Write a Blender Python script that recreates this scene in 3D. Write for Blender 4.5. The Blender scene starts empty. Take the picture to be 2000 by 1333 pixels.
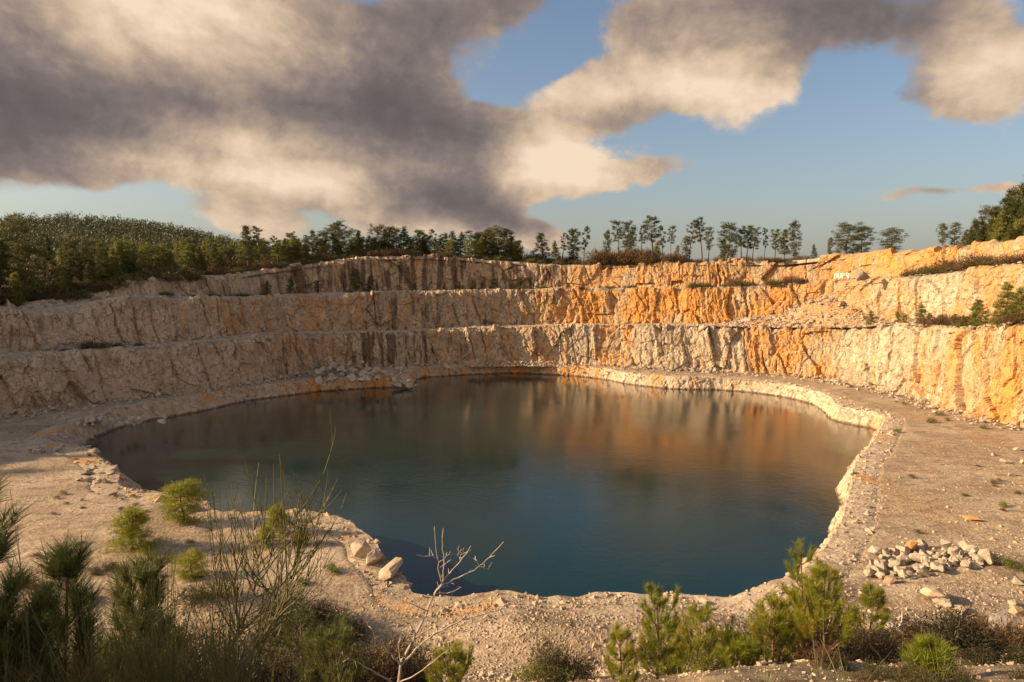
import bpy, bmesh, math, random
import numpy as np
R = math.radians
# ------------------------------------------------------------------ camera, sky, sun, exposure
scene = bpy.context.scene
CAMZ, PITCH, F = 26.0, R(5.63), 1333.0
cam_data = bpy.data.cameras.new('camera'); cam_data.lens = 24; cam_data.sensor_width = 36
cam_data.clip_start = 0.1; cam_data.clip_end = 5000
cam = bpy.data.objects.new('camera', cam_data); scene.collection.objects.link(cam)
cam.location = (0, 0, CAMZ); cam.rotation_euler = (math.pi/2-PITCH, 0, 0)
scene.camera = cam
SUN_EL, SUN_AZ = R(21), R(-92)      # azimuth clockwise from +Y: the sun stands to the left of the view
sd = (math.sin(SUN_AZ)*math.cos(SUN_EL), math.cos(SUN_AZ)*math.cos(SUN_EL), math.sin(SUN_EL))
sun_data = bpy.data.lights.new('sun', 'SUN'); sun_data.energy = 5.0; sun_data.angle = R(0.6); sun_data.color = (1.0, 0.72, 0.42)
sun = bpy.data.objects.new('sun', sun_data); scene.collection.objects.link(sun)
from mathutils import Vector
sun.rotation_euler = Vector(sd).to_track_quat('Z', 'Y').to_euler(); sun.location = (-60, 0, 60)
scene.view_settings.view_transform = 'Standard'; scene.view_settings.look = 'None'
scene.view_settings.exposure = 1.0; scene.view_settings.gamma = 1
scene.cycles.max_bounces = 5; scene.cycles.transparent_max_bounces = 6
scene.cycles.diffuse_bounces = 3; scene.cycles.glossy_bounces = 2
scene.cycles.use_denoising = True

def ray(px, py):
    """unit-less direction with Y = 1 through photo pixel (2000 x 1333)"""
    x = (px-1000)/F; y = -(py-666.5)/F
    c, s = math.cos(PITCH), math.sin(PITCH)
    d = np.array([x, c+y*s, -s+y*c]); return d
def at_z(px, py, z):
    d = ray(px, py); k = (z-CAMZ)/d[2]; return np.array([d[0]*k, d[1]*k, z])
def at_y(px, py, Y):
    d = ray(px, py); k = Y/d[1]; return np.array([d[0]*k, Y, CAMZ+d[2]*k])
def px_of(X, Y, Z=None):
    c, s = math.cos(PITCH), math.sin(PITCH)
    dz = (0 if Z is None else Z-CAMZ)
    return 1000+F*X/(Y*c-dz*s)
def z_for(X, Y, py):
    """height at plan point X,Y that projects on photo row py"""
    y = -(py-666.5)/F; c, s = math.cos(PITCH), math.sin(PITCH)
    return CAMZ+Y*(-s+y*c)/(c+y*s)
def lerp_tab(tab, x):
    a = np.array(tab, float); return np.interp(x, a[:, 0], a[:, 1])

# ------------------------------------------------------------------ world: Nishita sky with clouds set in world directions
world = bpy.data.worlds.new('World'); scene.world = world; world.use_nodes = True
wt = world.node_tree; wt.nodes.clear(); WN, WL = wt.nodes, wt.links
def wn(kind, **kw):
    n = WN.new(kind)
    for k, v in kw.items(): setattr(n, k, v)
    return n
def wmath(op, a, b=None, c=None, clamp=False):
    n = wn('ShaderNodeMath', operation=op); n.use_clamp = clamp
    for i, v in enumerate((a, b, c)):
        if v is None: continue
        if isinstance(v, (int, float)): n.inputs[i].default_value = v
        else: WL.new(v, n.inputs[i])
    return n.outputs[0]
sky = wn('ShaderNodeTexSky', sky_type='NISHITA'); sky.sun_disc = False
sky.sun_elevation = SUN_EL; sky.sun_rotation = SUN_AZ
sky.air_density = 1.0; sky.dust_density = 2.2; sky.ozone_density = 2.0
bg_sky = wn('ShaderNodeBackground'); bg_sky.inputs[1].default_value = 0.073
tc = wn('ShaderNodeTexCoord'); sep = wn('ShaderNodeSeparateXYZ'); WL.new(tc.outputs['Generated'], sep.inputs[0])
az = wmath('ARCTAN2', sep.outputs[0], sep.outputs[1]); el = wmath('ARCSINE', sep.outputs[2])
ae = wn('ShaderNodeCombineXYZ'); WL.new(az, ae.inputs[0]); WL.new(el, ae.inputs[1])
# warp the lookup with noise for ragged cloud edges
def wnoise(scale, detail, rough, stretch=(1, 1, 1), off=(0, 0, 0), dist=0.0):
    mp = wn('ShaderNodeMapping'); mp.inputs['Scale'].default_value = stretch; mp.inputs['Location'].default_value = off
    WL.new(tc.outputs['Generated'], mp.inputs[0])
    n = wn('ShaderNodeTexNoise'); n.inputs['Scale'].default_value = scale; n.inputs['Detail'].default_value = detail
    n.inputs['Roughness'].default_value = rough; n.inputs['Distortion'].default_value = dist
    WL.new(mp.outputs[0], n.inputs[0]); return n
nw = wnoise(3.0, 4, 0.55, (1, 1, 1.8))
wv = wn('ShaderNodeVectorMath', operation='MULTIPLY_ADD'); WL.new(nw.outputs['Color'], wv.inputs[0])
wv.inputs[1].default_value = (0.13, 0.09, 0); wv.inputs[2].default_value = (-0.065, -0.045, 0)
warped = wn('ShaderNodeVectorMath', operation='ADD'); WL.new(ae.outputs[0], warped.inputs[0]); WL.new(wv.outputs[0], warped.inputs[1])
def blobs(items, vec):
    """sum of soft ellipses; each item = photo px,py centre, half sizes in px, tilt deg, weight"""
    total = None
    for px, py, rx, ry, ang, w in items:
        d = ray(px, py); d = d/np.linalg.norm(d)
        a0, e0 = math.atan2(d[0], d[1]), math.asin(d[2])
        k = math.cos(math.atan((px-1000)/F))
        mp = wn('ShaderNodeMapping', vector_type='TEXTURE')
        mp.inputs['Location'].default_value = (a0, e0, 0); mp.inputs['Rotation'].default_value = (0, 0, R(ang))
        mp.inputs['Scale'].default_value = (rx/F*k*k*1.25, ry/F*k*1.25, 1)
        WL.new(vec, mp.inputs[0])
        g = wn('ShaderNodeTexGradient', gradient_type='SPHERICAL'); WL.new(mp.outputs[0], g.inputs[0])
        s = wn('ShaderNodeMath', operation='SMOOTH_MIN')  # placeholder op replaced below
        s.operation = 'MULTIPLY_ADD'; WL.new(g.outputs['Fac'], s.inputs[0]); s.inputs[1].default_value = w
        if total is None: s.inputs[2].default_value = 0.0
        else: WL.new(total, s.inputs[2])
        total = s.outputs[0]
    return total
DENS = [  # clouds where the photo has them
 (120, 210, 420, 190, -4, 1.9), (420, 120, 430, 210, -6, 2.0), (640, 230, 380, 170, -14, 1.9), (830, 285, 205, 115, -14, 1.5), (1000, 5, 200, 50, 0, .7), (840, 90, 130, 70, -10, .9),
 (700, 385, 300, 70, -6, 1.3), (840, 382, 125, 48, -6, 1.3), (450, 325, 300, 50, -8, 0.6), (160, 330, 230, 40, -8, 0.7), (250, 40, 260, 100, 0, 0.8),
 (1180, 205, 260, 62, 8, 1.45), (1330, 130, 190, 150, 10, 1.35), (1450, 200, 150, 85, -12, 1.35), (1330, 50, 240, 100, 0, 0.9), (1500, 50, 330, 95, -4, 1.0),
 (1060, 300, 120, 60, -10, 1.0), (1130, 345, 210, 42, 4, 0.85), (1000, 345, 190, 60, 0, 0.7), (1200, 346, 190, 22, 5, 1.1), (1090, 385, 180, 24, 2, .7),
 (1930, 110, 190, 150, 22, 1.2), (1860, 190, 130, 90, 15, 0.8), (1720, 40, 260, 90, 0, 0.5), (1990, 250, 120, 60, 0, 0.4),
 (520, 436, 125, 40, -8, 2.1), (985, 432, 120, 28, -12, 1.5), (1060, 465, 90, 30, -10, 1.7), (1840, 385, 170, 22, 6, 1.15), (1960, 378, 70, 18, 0, 1.0),
 (850, 60, 200, 110, -10, 0.6), (1000, 60, 90, 80, 0, 0.35), (1740, 190, 70, 45, 0, 0.5), (310, 417, 50, 12, -8, 0.35), (40, 100, 130, 60, 0, 0.35),
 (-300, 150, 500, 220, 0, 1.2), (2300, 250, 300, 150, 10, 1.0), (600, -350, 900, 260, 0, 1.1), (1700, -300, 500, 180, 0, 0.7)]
SHADE = [  # thick undersides that stay dark (positive) and thin sunlit parts (negative)
 (130, 220, 330, 130, 0, 1.25), (740, 190, 330, 160, -20, 1.1), (850, 260, 150, 90, -10, .6), (560, 200, 260, 110, 0, 0.45), (835, 385, 125, 42, -5, 1.2), (700, 405, 150, 30, 0, 0.35),
 (430, 40, 320, 110, -10, -1.3), (1250, 190, 180, 50, 8, -.7), (1075, 325, 130, 65, 0, -1.7), (1130, 350, 150, 25, 0, -.5), (520, 440, 110, 40, 0, -.5), (1420, 225, 120, 50, -10, -.7), (1920, 90, 120, 90, 20, -.8), (520, 280, 200, 50, -12, -.5), (320, 270, 230, 80, -20, -0.45), (650, 368, 170, 40, -6, -1.0), (300, 330, 200, 40, -6, -.5), (560, 290, 200, 70, 0, -0.3),
 (1560, 40, 330, 110, -5, 0.85), (1180, 250, 160, 32, 5, 0.35), (1740, 190, 80, 60, 0, 1.0), (1720, 40, 230, 90, 0, 0.6), (980, 425, 110, 24, -10, 0.8), (1040, 30, 220, 100, 0, 0.5), (1460, 190, 140, 100, 0, -0.3), (1300, 130, 120, 120, 0, -0.2), (850, 20, 150, 60, 0, 0.4), (2000, 40, 120, 40, 0, 0.5),
 (0, 40, 180, 80, 0, 0.3), (-300, 150, 400, 200, 0, 0.8), (600, -350, 900, 260, 0, 0.6)]
nf = wnoise(5.0, 9, 0.62, (1, 1, 1.5), (3.1, 1.7, 0.4), 0.3)
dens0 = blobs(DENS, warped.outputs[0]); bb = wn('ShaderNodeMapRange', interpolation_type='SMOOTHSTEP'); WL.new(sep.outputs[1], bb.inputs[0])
bb.inputs[1].default_value = 0.1; bb.inputs[2].default_value = -0.4; bb.inputs[3].default_value = 0; bb.inputs[4].default_value = 0.85  # cloud cover added behind the camera, out of view, for fill light
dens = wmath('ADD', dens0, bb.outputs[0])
nv = wmath('SUBTRACT', nf.outputs['Fac'], 0.5)
nf2 = wnoise(17.0, 8, 0.62, (1, 1, 1.25), (5.1, .7, 2.4), 0.2)
field = wmath('ADD', wmath('MULTIPLY_ADD', nv, 2.2, wmath('MULTIPLY_ADD', nf2.outputs['Fac'], .75, -.375)), dens)
mr = wn('ShaderNodeMapRange', interpolation_type='SMOOTHSTEP'); WL.new(field, mr.inputs[0])
mr.inputs[1].default_value = 0.62; mr.inputs[2].default_value = 1.10; mr.inputs[3].default_value = 0; mr.inputs[4].default_value = 1.0
ns = wnoise(4.0, 7, 0.55, (1, 1, 1.7), (7.0, 2.0, 1.0), 0.2)
shade_raw = blobs(SHADE, warped.outputs[0])
sh = wmath('MULTIPLY_ADD', wmath('SUBTRACT', ns.outputs['Fac'], 0.5), 1.1, shade_raw)
# thickness makes a cloud darker below, thin rims stay bright
sh = wmath('MULTIPLY_ADD', wmath('SUBTRACT', nf2.outputs['Fac'], .5), -.3, sh)
# relief: parts of a billow that face the low sun are brighter than the parts behind
nfs = wnoise(5.0, 9, 0.62, (1, 1, 1.5), (3.1-.030, 1.7-.004, 0.4-.012), 0.3); nf2s = wnoise(17.0, 8, 0.62, (1, 1, 1.25), (5.1-.012, .7, 2.4-.008), 0.2)
rel = wmath('MULTIPLY_ADD', wmath('SUBTRACT', nfs.outputs['Fac'], nf.outputs['Fac']), 2.0, wmath('MULTIPLY', wmath('SUBTRACT', nf2s.outputs['Fac'], nf2.outputs['Fac']), .8))
sh = wmath('ADD', sh, rel)
sh2 = wmath('ADD', sh, wmath('MULTIPLY', wmath('MINIMUM', field, 1.6), 0.24))
ramp = wn('ShaderNodeValToRGB'); WL.new(wmath('MULTIPLY_ADD', sh2, 0.43, 0.20, clamp=True), ramp.inputs[0])
cr = ramp.color_ramp; cr.elements[0].position = 0.0; cr.elements[0].color = (0.66, 0.52, 0.385, 1)
cr.elements[1].position = 1.0; cr.elements[1].color = (0.098, 0.083, 0.084, 1)
for p, c in ((0.22, (0.50, 0.375, 0.265, 1)), (0.42, (0.31, 0.235, 0.18, 1)), (0.62, (0.18, 0.142, 0.13, 1)), (0.8, (0.122, 0.103, 0.099, 1))):
    e = cr.elements.new(p); e.color = c
# unseen clouds behind the camera brightened as added fill for the shaded walls
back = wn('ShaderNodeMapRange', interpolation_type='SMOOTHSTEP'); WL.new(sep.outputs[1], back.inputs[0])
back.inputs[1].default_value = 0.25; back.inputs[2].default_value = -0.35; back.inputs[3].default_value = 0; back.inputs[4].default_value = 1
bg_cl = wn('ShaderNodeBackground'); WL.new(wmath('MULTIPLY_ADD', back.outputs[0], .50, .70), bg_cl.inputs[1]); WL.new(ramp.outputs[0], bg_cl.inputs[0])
hz = wmath('MULTIPLY', wmath('POWER', 2.718, wmath('DIVIDE', wmath('ABSOLUTE', el), -0.13)), .62)
hm = wn('ShaderNodeMix', data_type='RGBA'); WL.new(hz, hm.inputs[0]); WL.new(sky.outputs[0], hm.inputs[6]); hm.inputs[7].default_value = (3.5, 3.35, 2.95, 1)
WL.new(hm.outputs[2], bg_sky.inputs[0])
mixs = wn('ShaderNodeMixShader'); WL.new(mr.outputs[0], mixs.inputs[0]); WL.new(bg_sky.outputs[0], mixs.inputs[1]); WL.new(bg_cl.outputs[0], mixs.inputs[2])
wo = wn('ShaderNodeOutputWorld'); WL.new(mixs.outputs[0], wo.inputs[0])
world.cycles.sampling_method = 'MANUAL'; world.cycles.sample_map_resolution = 512

# ------------------------------------------------------------------ numeric helpers
def _h(ix, iy, seed):
    x = (ix.astype(np.int64)*374761393 + iy.astype(np.int64)*668265263 + seed*974711) & 0xffffffff
    x = ((x ^ (x >> 13))*1274126177) & 0xffffffff
    x = ((x ^ (x >> 15))*2246822519) & 0xffffffff
    return ((x ^ (x >> 16)) & 0xffffff)/float(0xffffff)
def noise(x, y, seed=0):
    x = np.asarray(x, float); y = np.asarray(y, float)+np.zeros_like(x)
    ix, iy = np.floor(x), np.floor(y); fx, fy = x-ix, y-iy
    u, v = fx*fx*fx*(fx*(fx*6-15)+10), fy*fy*fy*(fy*(fy*6-15)+10)
    def g(dx, dy):
        a = _h(ix+dx, iy+dy, seed)*2*math.pi
        return np.cos(a)*(fx-dx)+np.sin(a)*(fy-dy)
    a = g(0, 0)*(1-u)+g(1, 0)*u; b = g(0, 1)*(1-u)+g(1, 1)*u
    return (a*(1-v)+b*v)*1.5
def fbm(x, y, oct=4, seed=0, gain=.5):
    t = 0; a = 1; n = 0; x = np.asarray(x, float); y = np.asarray(y, float)
    for i in range(oct):
        t = t+a*noise(x*2**i+i*7.3, y*2**i-i*3.1, seed+i*17); n += a; a *= gain
    return t/n
def cells(x, y, seed):
    """nearest jittered cell: id hashes, offsets to its centre, distance gap to the second"""
    ix, iy = np.floor(x), np.floor(y)
    best = np.full(x.shape, 9.); sec = np.full(x.shape, 9.)
    bx = np.zeros(x.shape); by = np.zeros(x.shape); cx = np.zeros(x.shape); cy = np.zeros(x.shape)
    for dx in (-1, 0, 1):
        for dy in (-1, 0, 1):
            jx = ix+dx; jy = iy+dy
            px = jx+.5+(_h(jx, jy, seed)-.5)*.9; py = jy+.5+(_h(jx, jy, seed+5)-.5)*.9
            d = np.hypot(px-x, py-y); m = d < best
            sec = np.where(m, best, np.minimum(sec, d)); best = np.where(m, d, best)
            bx = np.where(m, jx, bx); by = np.where(m, jy, by); cx = np.where(m, px, cx); cy = np.where(m, py, cy)
    return bx, by, x-cx, y-cy, sec-best
def facets(s, t, ss, st, off, slope, seed, crack=0.0):
    bx, by, dx, dy, gap = cells(s/ss, t/st, seed)
    h = lambda k: _h(bx, by, seed+k)-.5
    d = 2*off*h(11)+slope*2*(h(12)*dx*ss+.5*h(13)*dy*st)
    if crack: d = d-crack*np.clip(1-gap/.12, 0, 1)
    return d
def sstep(a, b, x):
    t = np.clip((x-a)/(b-a), 0, 1); return t*t*(3-2*t)
def rock(s, t, seed, amp=1.0, rib=1.0):
    s = s+.16*t+.55*fbm(s/5, t/5, 3, seed+1); t2 = t+.6*fbm(s/5+9, t/5, 3, seed+2)
    d = 1.5*fbm(s/26, t/60, 2, seed)+.8*fbm(s/9, t/18, 3, seed+3)
    d = d+facets(s, t2, 4.6, 10., .55, .15, seed+20, .12)
    d = d+facets(s-.35*t2, t2, 1.9, 3.4, .20, .20, seed+40, .13)
    d = d+facets(s+.4*t2, t2, .8, 1.1, .10, .26, seed+60, .06)
    r = 1-np.abs(noise(s/1.5, t2/14, seed+70)); d = d+rib*.34*(r*r-.6)*sstep(-.25, .3, noise(s/13, t2/30, seed+71)); r = 1-np.abs(noise(s/.75, t2/11, seed+72)); d = d+rib*.13*(r*r-.6)
    c = 1-np.abs(noise(s/6.5, t2/60, seed+80)); d = d-.75*sstep(.955, 1.0, c)*sstep(-.2, .3, noise(s/9, t2/9, seed+81))
    return amp*(d+.13*fbm(s*1.3, t2*1.3, 3, seed+90))

# ------------------------------------------------------------------ object helpers
COL = scene.collection
def tag(o, label=None, cat=None, group=None, kind=None):
    if label: o['label'] = label
    if cat: o['category'] = cat
    if group: o['group'] = group
    if kind: o['kind'] = kind
    return o
def make_mesh(name, V, T, mat, smooth=False, attrs=None):
    V = np.asarray(V, np.float32); T = np.asarray(T, np.int32); n = T.shape[1]
    me = bpy.data.meshes.new(name); me.vertices.add(len(V)); me.vertices.foreach_set('co', V.ravel())
    me.loops.add(T.size); me.loops.foreach_set('vertex_index', T.ravel())
    me.polygons.add(len(T)); me.polygons.foreach_set('loop_start', np.arange(0, T.size, n, dtype=np.int32))
    me.polygons.foreach_set('use_smooth', np.full(len(T), smooth))
    me.update(calc_edges=True); me.validate()
    if mat is not None: me.materials.append(mat)
    if attrs:
        for k, a in attrs.items():
            at = me.color_attributes.new(k, 'FLOAT_COLOR', 'POINT')
            b = np.ones((len(V), 4), np.float32); b[:, :a.shape[1]] = a; at.data.foreach_set('color', b.ravel())
    return me
def obj(name, me, parent=None, loc=None):
    o = bpy.data.objects.new(name, me); COL.objects.link(o); o.parent = parent
    if loc is not None: o.location = loc
    return o
def grid_quads(nr, nc):
    i = np.arange(nr-1)[:, None]*nc+np.arange(nc-1)[None, :]
    return np.stack([i, i+1, i+nc+1, i+nc], -1).reshape(-1, 4)
class Geo:
    def __init__(s): s.V = []; s.T = []; s.n = 0
    def add(s, V, T): s.V.append(V); s.T.append(T+s.n); s.n += len(V)
    def tube(s, P, rad, k=5):
        P = np.asarray(P, float); rad = np.asarray(rad, float)
        d = np.gradient(P, axis=0); d /= np.linalg.norm(d, axis=1)[:, None]+1e-9
        up = np.where(np.abs(d[:, 2:3]) > .9, np.array([[1., 0, 0]]), np.array([[0, 0, 1.]]))
        a = np.cross(d, up); a /= np.linalg.norm(a, axis=1)[:, None]+1e-9; b = np.cross(d, a)
        th = np.arange(k)*2*math.pi/k
        V = P[:, None]+rad[:, None, None]*(a[:, None]*np.cos(th)[None, :, None]+b[:, None]*np.sin(th)[None, :, None])
        n = len(P); i = np.arange(n-1)[:, None]*k+np.arange(k)[None, :]; j = np.arange(n-1)[:, None]*k+(np.arange(k)[None, :]+1) % k
        T = np.concatenate([np.stack([i, j, j+k], -1).reshape(-1, 3), np.stack([i, j+k, i+k], -1).reshape(-1, 3)])
        s.add(V.reshape(-1, 3), T)
    def blades(s, P, D, L, W, rng):
        """thin pointed needle faces from P along D"""
        n = len(P); D = D/(np.linalg.norm(D, axis=1)[:, None]+1e-9)
        q = rng.normal(size=(n, 3)); q = np.cross(D, q); q /= np.linalg.norm(q, axis=1)[:, None]+1e-9
        L = np.broadcast_to(L, n)[:, None]; W = np.broadcast_to(W, n)[:, None]
        V = np.stack([P-q*W*.5, P+q*W*.5, P+D*L], 1).reshape(-1, 3)
        s.add(V, np.arange(n*3).reshape(-1, 3))
    def mesh(s, name, mat, smooth=False):
        return make_mesh(name, np.concatenate(s.V), np.concatenate(s.T), mat, smooth)

# ------------------------------------------------------------------ materials
def new_mat(name, rough=.9):
    m = bpy.data.materials.new(name); m.use_nodes = True
    b = m.node_tree.nodes['Principled BSDF']; b.inputs['Roughness'].default_value = rough
    b.inputs['Specular IOR Level'].default_value = .25
    return m, m.node_tree.nodes, m.node_tree.links, b
def N(nt, kind, ins=None, **kw):
    n = nt.new(kind)
    for k, v in kw.items(): setattr(n, k, v)
    return n
def tex(nt, ln, scale, detail=4, rough=.55, stretch=(1, 1, 1), coord='Object', kind='ShaderNodeTexNoise', dist=0):
    t = nt.new('ShaderNodeTexCoord'); mp = nt.new('ShaderNodeMapping'); mp.inputs['Scale'].default_value = stretch
    ln.new(t.outputs[coord], mp.inputs[0]); n = nt.new(kind); n.inputs['Scale'].default_value = scale
    if kind == 'ShaderNodeTexNoise':
        n.inputs['Detail'].default_value = detail; n.inputs['Roughness'].default_value = rough; n.inputs['Distortion'].default_value = dist
    ln.new(mp.outputs[0], n.inputs[0]); return n
def ramp_(nt, ln, src, stops, inter='LINEAR'):
    r = nt.new('ShaderNodeValToRGB'); r.color_ramp.interpolation = inter; e = r.color_ramp.elements
    e[0].position, e[0].color = stops[0][0], (*stops[0][1], 1) if len(stops[0][1]) == 3 else stops[0][1]
    e[1].position, e[1].color = stops[-1][0], (*stops[-1][1], 1)
    for p, c in stops[1:-1]: x = e.new(p); x.color = (*c, 1)
    ln.new(src, r.inputs[0]); return r.outputs[0]
def mixc(nt, ln, f, a, b, mode='MIX'):
    m = nt.new('ShaderNodeMix'); m.data_type = 'RGBA'; m.blend_type = mode
    for sock, v in ((m.inputs[0], f), (m.inputs[6], a), (m.inputs[7], b)):
        if isinstance(v, (int, float)): sock.default_value = v
        elif isinstance(v, tuple): sock.default_value = (*v, 1)
        else: ln.new(v, sock)
    return m.outputs[2]
def mth(nt, ln, op, a, b=0., c=0., clamp=False):
    m = nt.new('ShaderNodeMath'); m.operation = op; m.use_clamp = clamp
    for i, v in enumerate((a, b, c)):
        if isinstance(v, (int, float)): m.inputs[i].default_value = v
        else: ln.new(v, m.inputs[i])
    return m.outputs[0]
def bump(nt, ln, b, h, strength, dist, prev=None):
    n = nt.new('ShaderNodeBump'); n.inputs['Strength'].default_value = strength; n.inputs['Distance'].default_value = dist
    ln.new(h, n.inputs['Height'])
    if prev: ln.new(prev, n.inputs['Normal'])
    ln.new(n.outputs[0], b.inputs['Normal']); return n.outputs[0]

def rock_material():
    m, nt, ln, b = new_mat('quarry_rock', .92)
    att = N(nt, 'ShaderNodeAttribute', attribute_name='stain'); sp = nt.new('ShaderNodeSeparateColor'); ln.new(att.outputs['Color'], sp.inputs[0])
    n1 = tex(nt, ln, .35, 8, .62); n2 = tex(nt, ln, 1.6, 6, .65); n3 = tex(nt, ln, .55, 6, .6, (1, 1, .16)); n4 = tex(nt, ln, 1.1, 7, .7, (1, 1, .09), dist=.4)
    base = ramp_(nt, ln, n1.outputs['Fac'], [(.28, (.23, .165, .10)), (.45, (.37, .285, .185)), (.6, (.48, .385, .262)), (.75, (.60, .495, .355))])
    base = mixc(nt, ln, mth(nt, ln, 'MULTIPLY', sp.outputs[2], 1.0), base, ramp_(nt, ln, n2.outputs['Fac'], [(.3, (.42, .32, .215)), (.7, (.64, .52, .385))]))
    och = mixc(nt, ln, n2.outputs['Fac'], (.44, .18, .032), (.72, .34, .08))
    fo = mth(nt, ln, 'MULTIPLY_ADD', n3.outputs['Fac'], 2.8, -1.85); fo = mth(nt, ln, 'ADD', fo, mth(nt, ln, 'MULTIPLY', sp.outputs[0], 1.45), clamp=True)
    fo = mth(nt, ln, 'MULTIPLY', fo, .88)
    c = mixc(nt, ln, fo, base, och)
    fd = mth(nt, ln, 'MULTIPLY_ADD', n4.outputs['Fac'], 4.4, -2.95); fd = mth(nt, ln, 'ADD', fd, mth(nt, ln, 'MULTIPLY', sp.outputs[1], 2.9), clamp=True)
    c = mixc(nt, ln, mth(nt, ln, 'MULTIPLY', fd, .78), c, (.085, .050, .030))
    n6 = tex(nt, ln, .8, 9, .72, (1, 1, .45), dist=.8)
    c = mixc(nt, ln, ramp_(nt, ln, n6.outputs['Fac'], [(.34, (.8, .8, .8)), (.44, (0, 0, 0))]), c, (.13, .08, .045))
    # cracks
    v = tex(nt, ln, .62, kind='ShaderNodeTexVoronoi', stretch=(1, 1, .6)); v.feature = 'DISTANCE_TO_EDGE'
    # warp crack lookup
    n5 = tex(nt, ln, 1.3, 4, .6); wv_ = nt.new('ShaderNodeVectorMath'); wv_.operation = 'MULTIPLY_ADD'; ln.new(n5.outputs['Color'], wv_.inputs[0]); wv_.inputs[1].default_value = (1.6, 1.6, 1.6)
    src = v.inputs[0].links[0].from_socket; ln.new(src, wv_.inputs[2]); ln.new(wv_.outputs[0], v.inputs[0])
    ck = mth(nt, ln, 'SUBTRACT', 1., mth(nt, ln, 'DIVIDE', v.outputs['Distance'], .035), clamp=True)
    ck = mth(nt, ln, 'MULTIPLY', ck, ramp_(nt, ln, n1.outputs['Fac'], [(.42, (0, 0, 0)), (.58, (1, 1, 1))]))
    c = mixc(nt, ln, mth(nt, ln, 'MULTIPLY', ck, .55), c, (.07, .045, .03))
    fine = tex(nt, ln, 5.5, 6, .7)
    c = mixc(nt, ln, .25, c, ramp_(nt, ln, fine.outputs['Fac'], [(.35, (.2, .18, .16)), (.5, (1, 1, 1)), (.68, (1.4, 1.4, 1.4))]), 'MULTIPLY')
    ln.new(c, b.inputs['Base Color'])
    h = mth(nt, ln, 'MULTIPLY_ADD', n2.outputs['Fac'], .6, mth(nt, ln, 'MULTIPLY', fine.outputs['Fac'], .25))
    h = mth(nt, ln, 'MULTIPLY_ADD', ck, -.35, h); h = mth(nt, ln, 'MULTIPLY_ADD', n4.outputs['Fac'], .5, h)
    bump(nt, ln, b, h, .9, .55); return m
M_ROCK = rock_material()

def ground_material():
    m, nt, ln, b = new_mat('quarry_ground', .95)
    att = N(nt, 'ShaderNodeAttribute', attribute_name='stain'); sp = nt.new('ShaderNodeSeparateColor'); ln.new(att.outputs['Color'], sp.inputs[0])
    n1 = tex(nt, ln, .12, 7, .6); n2 = tex(nt, ln, .9, 8, .7); n3 = tex(nt, ln, 5, 6, .75); n4 = tex(nt, ln, .4, 6, .65, (1, 2.6, 1))
    c = ramp_(nt, ln, n1.outputs['Fac'], [(.3, (.31, .225, .14)), (.5, (.41, .31, .20)), (.7, (.50, .39, .265))])
    c = mixc(nt, ln, ramp_(nt, ln, n4.outputs['Fac'], [(.5, (0, 0, 0)), (.66, (.75, .75, .75))]), c, (.235, .17, .115))
    c = mixc(nt, ln, mth(nt, ln, 'MULTIPLY', sp.outputs[2], .8), c, (.58, .47, .34))
    n7 = tex(nt, ln, .33, 9, .74, (1, 1.7, 1), dist=1.2); c = mixc(nt, ln, ramp_(nt, ln, n7.outputs['Fac'], [(.40, (.85, .85, .85)), (.50, (0, 0, 0))]), c, (.25, .18, .12))
    c = mixc(nt, ln, mth(nt, ln, 'MULTIPLY', sp.outputs[0], .8), c, mixc(nt, ln, n2.outputs['Fac'], (.36, .16, .045), (.5, .26, .09)))
    veg = ramp_(nt, ln, n2.outputs['Fac'], [(.3, (.045, .038, .02)), (.5, (.085, .075, .03)), (.7, (.13, .09, .045))])
    c = mixc(nt, ln, sp.outputs[1], c, veg)
    c = mixc(nt, ln, .6, c, ramp_(nt, ln, n3.outputs['Fac'], [(.32, (.45, .42, .4)), (.5, (.95, .95, .95)), (.7, (1.3, 1.3, 1.3))]), 'MULTIPLY')
    v = tex(nt, ln, 3.2, kind='ShaderNodeTexVoronoi'); v.inputs['Randomness'].default_value = 1
    c = mixc(nt, ln, .35, c, ramp_(nt, ln, v.outputs['Distance'], [(.15, (1.15, 1.15, 1.15)), (.75, (.5, .48, .45))]), 'MULTIPLY')
    ln.new(c, b.inputs['Base Color'])
    h = mth(nt, ln, 'MULTIPLY_ADD', n3.outputs['Fac'], .25, mth(nt, ln, 'MULTIPLY', n2.outputs['Fac'], .6))
    h = mth(nt, ln, 'MULTIPLY_ADD', v.outputs['Distance'], -.18, h)
    bump(nt, ln, b, h, .8, .35); return m
M_GROUND = ground_material()

def stone_material(name, a, b2, och=.25):
    m, nt, ln, b = new_mat(name, .9)
    oi = nt.new('ShaderNodeObjectInfo')
    n1 = tex(nt, ln, 1.2, 6, .6); n2 = tex(nt, ln, 7, 5, .7)
    c = mixc(nt, ln, ramp_(nt, ln, n1.outputs['Fac'], [(.35, (0, 0, 0)), (.65, (1, 1, 1))]), a, b2)
    c = mixc(nt, ln, ramp_(nt, ln, oi.outputs['Random'], [(1-och, (0, 0, 0)), (1.0, (.7, .7, .7))]), c, (.5, .27, .1))
    c = mixc(nt, ln, .5, c, ramp_(nt, ln, n2.outputs['Fac'], [(.3, (.5, .48, .46)), (.7, (1.2, 1.2, 1.2))]), 'MULTIPLY')
    ln.new(c, b.inputs['Base Color']); bump(nt, ln, b, n2.outputs['Fac'], .5, .08); return m
M_STONE = stone_material('pale_stone', (.33, .265, .195), (.49, .41, .315), .06)
M_STONE_T = stone_material('tan_stone', (.36, .275, .185), (.50, .395, .28), .05)
M_STONE_O = stone_material('orange_stone', (.45, .20, .075), (.55, .29, .12), .01)
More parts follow.
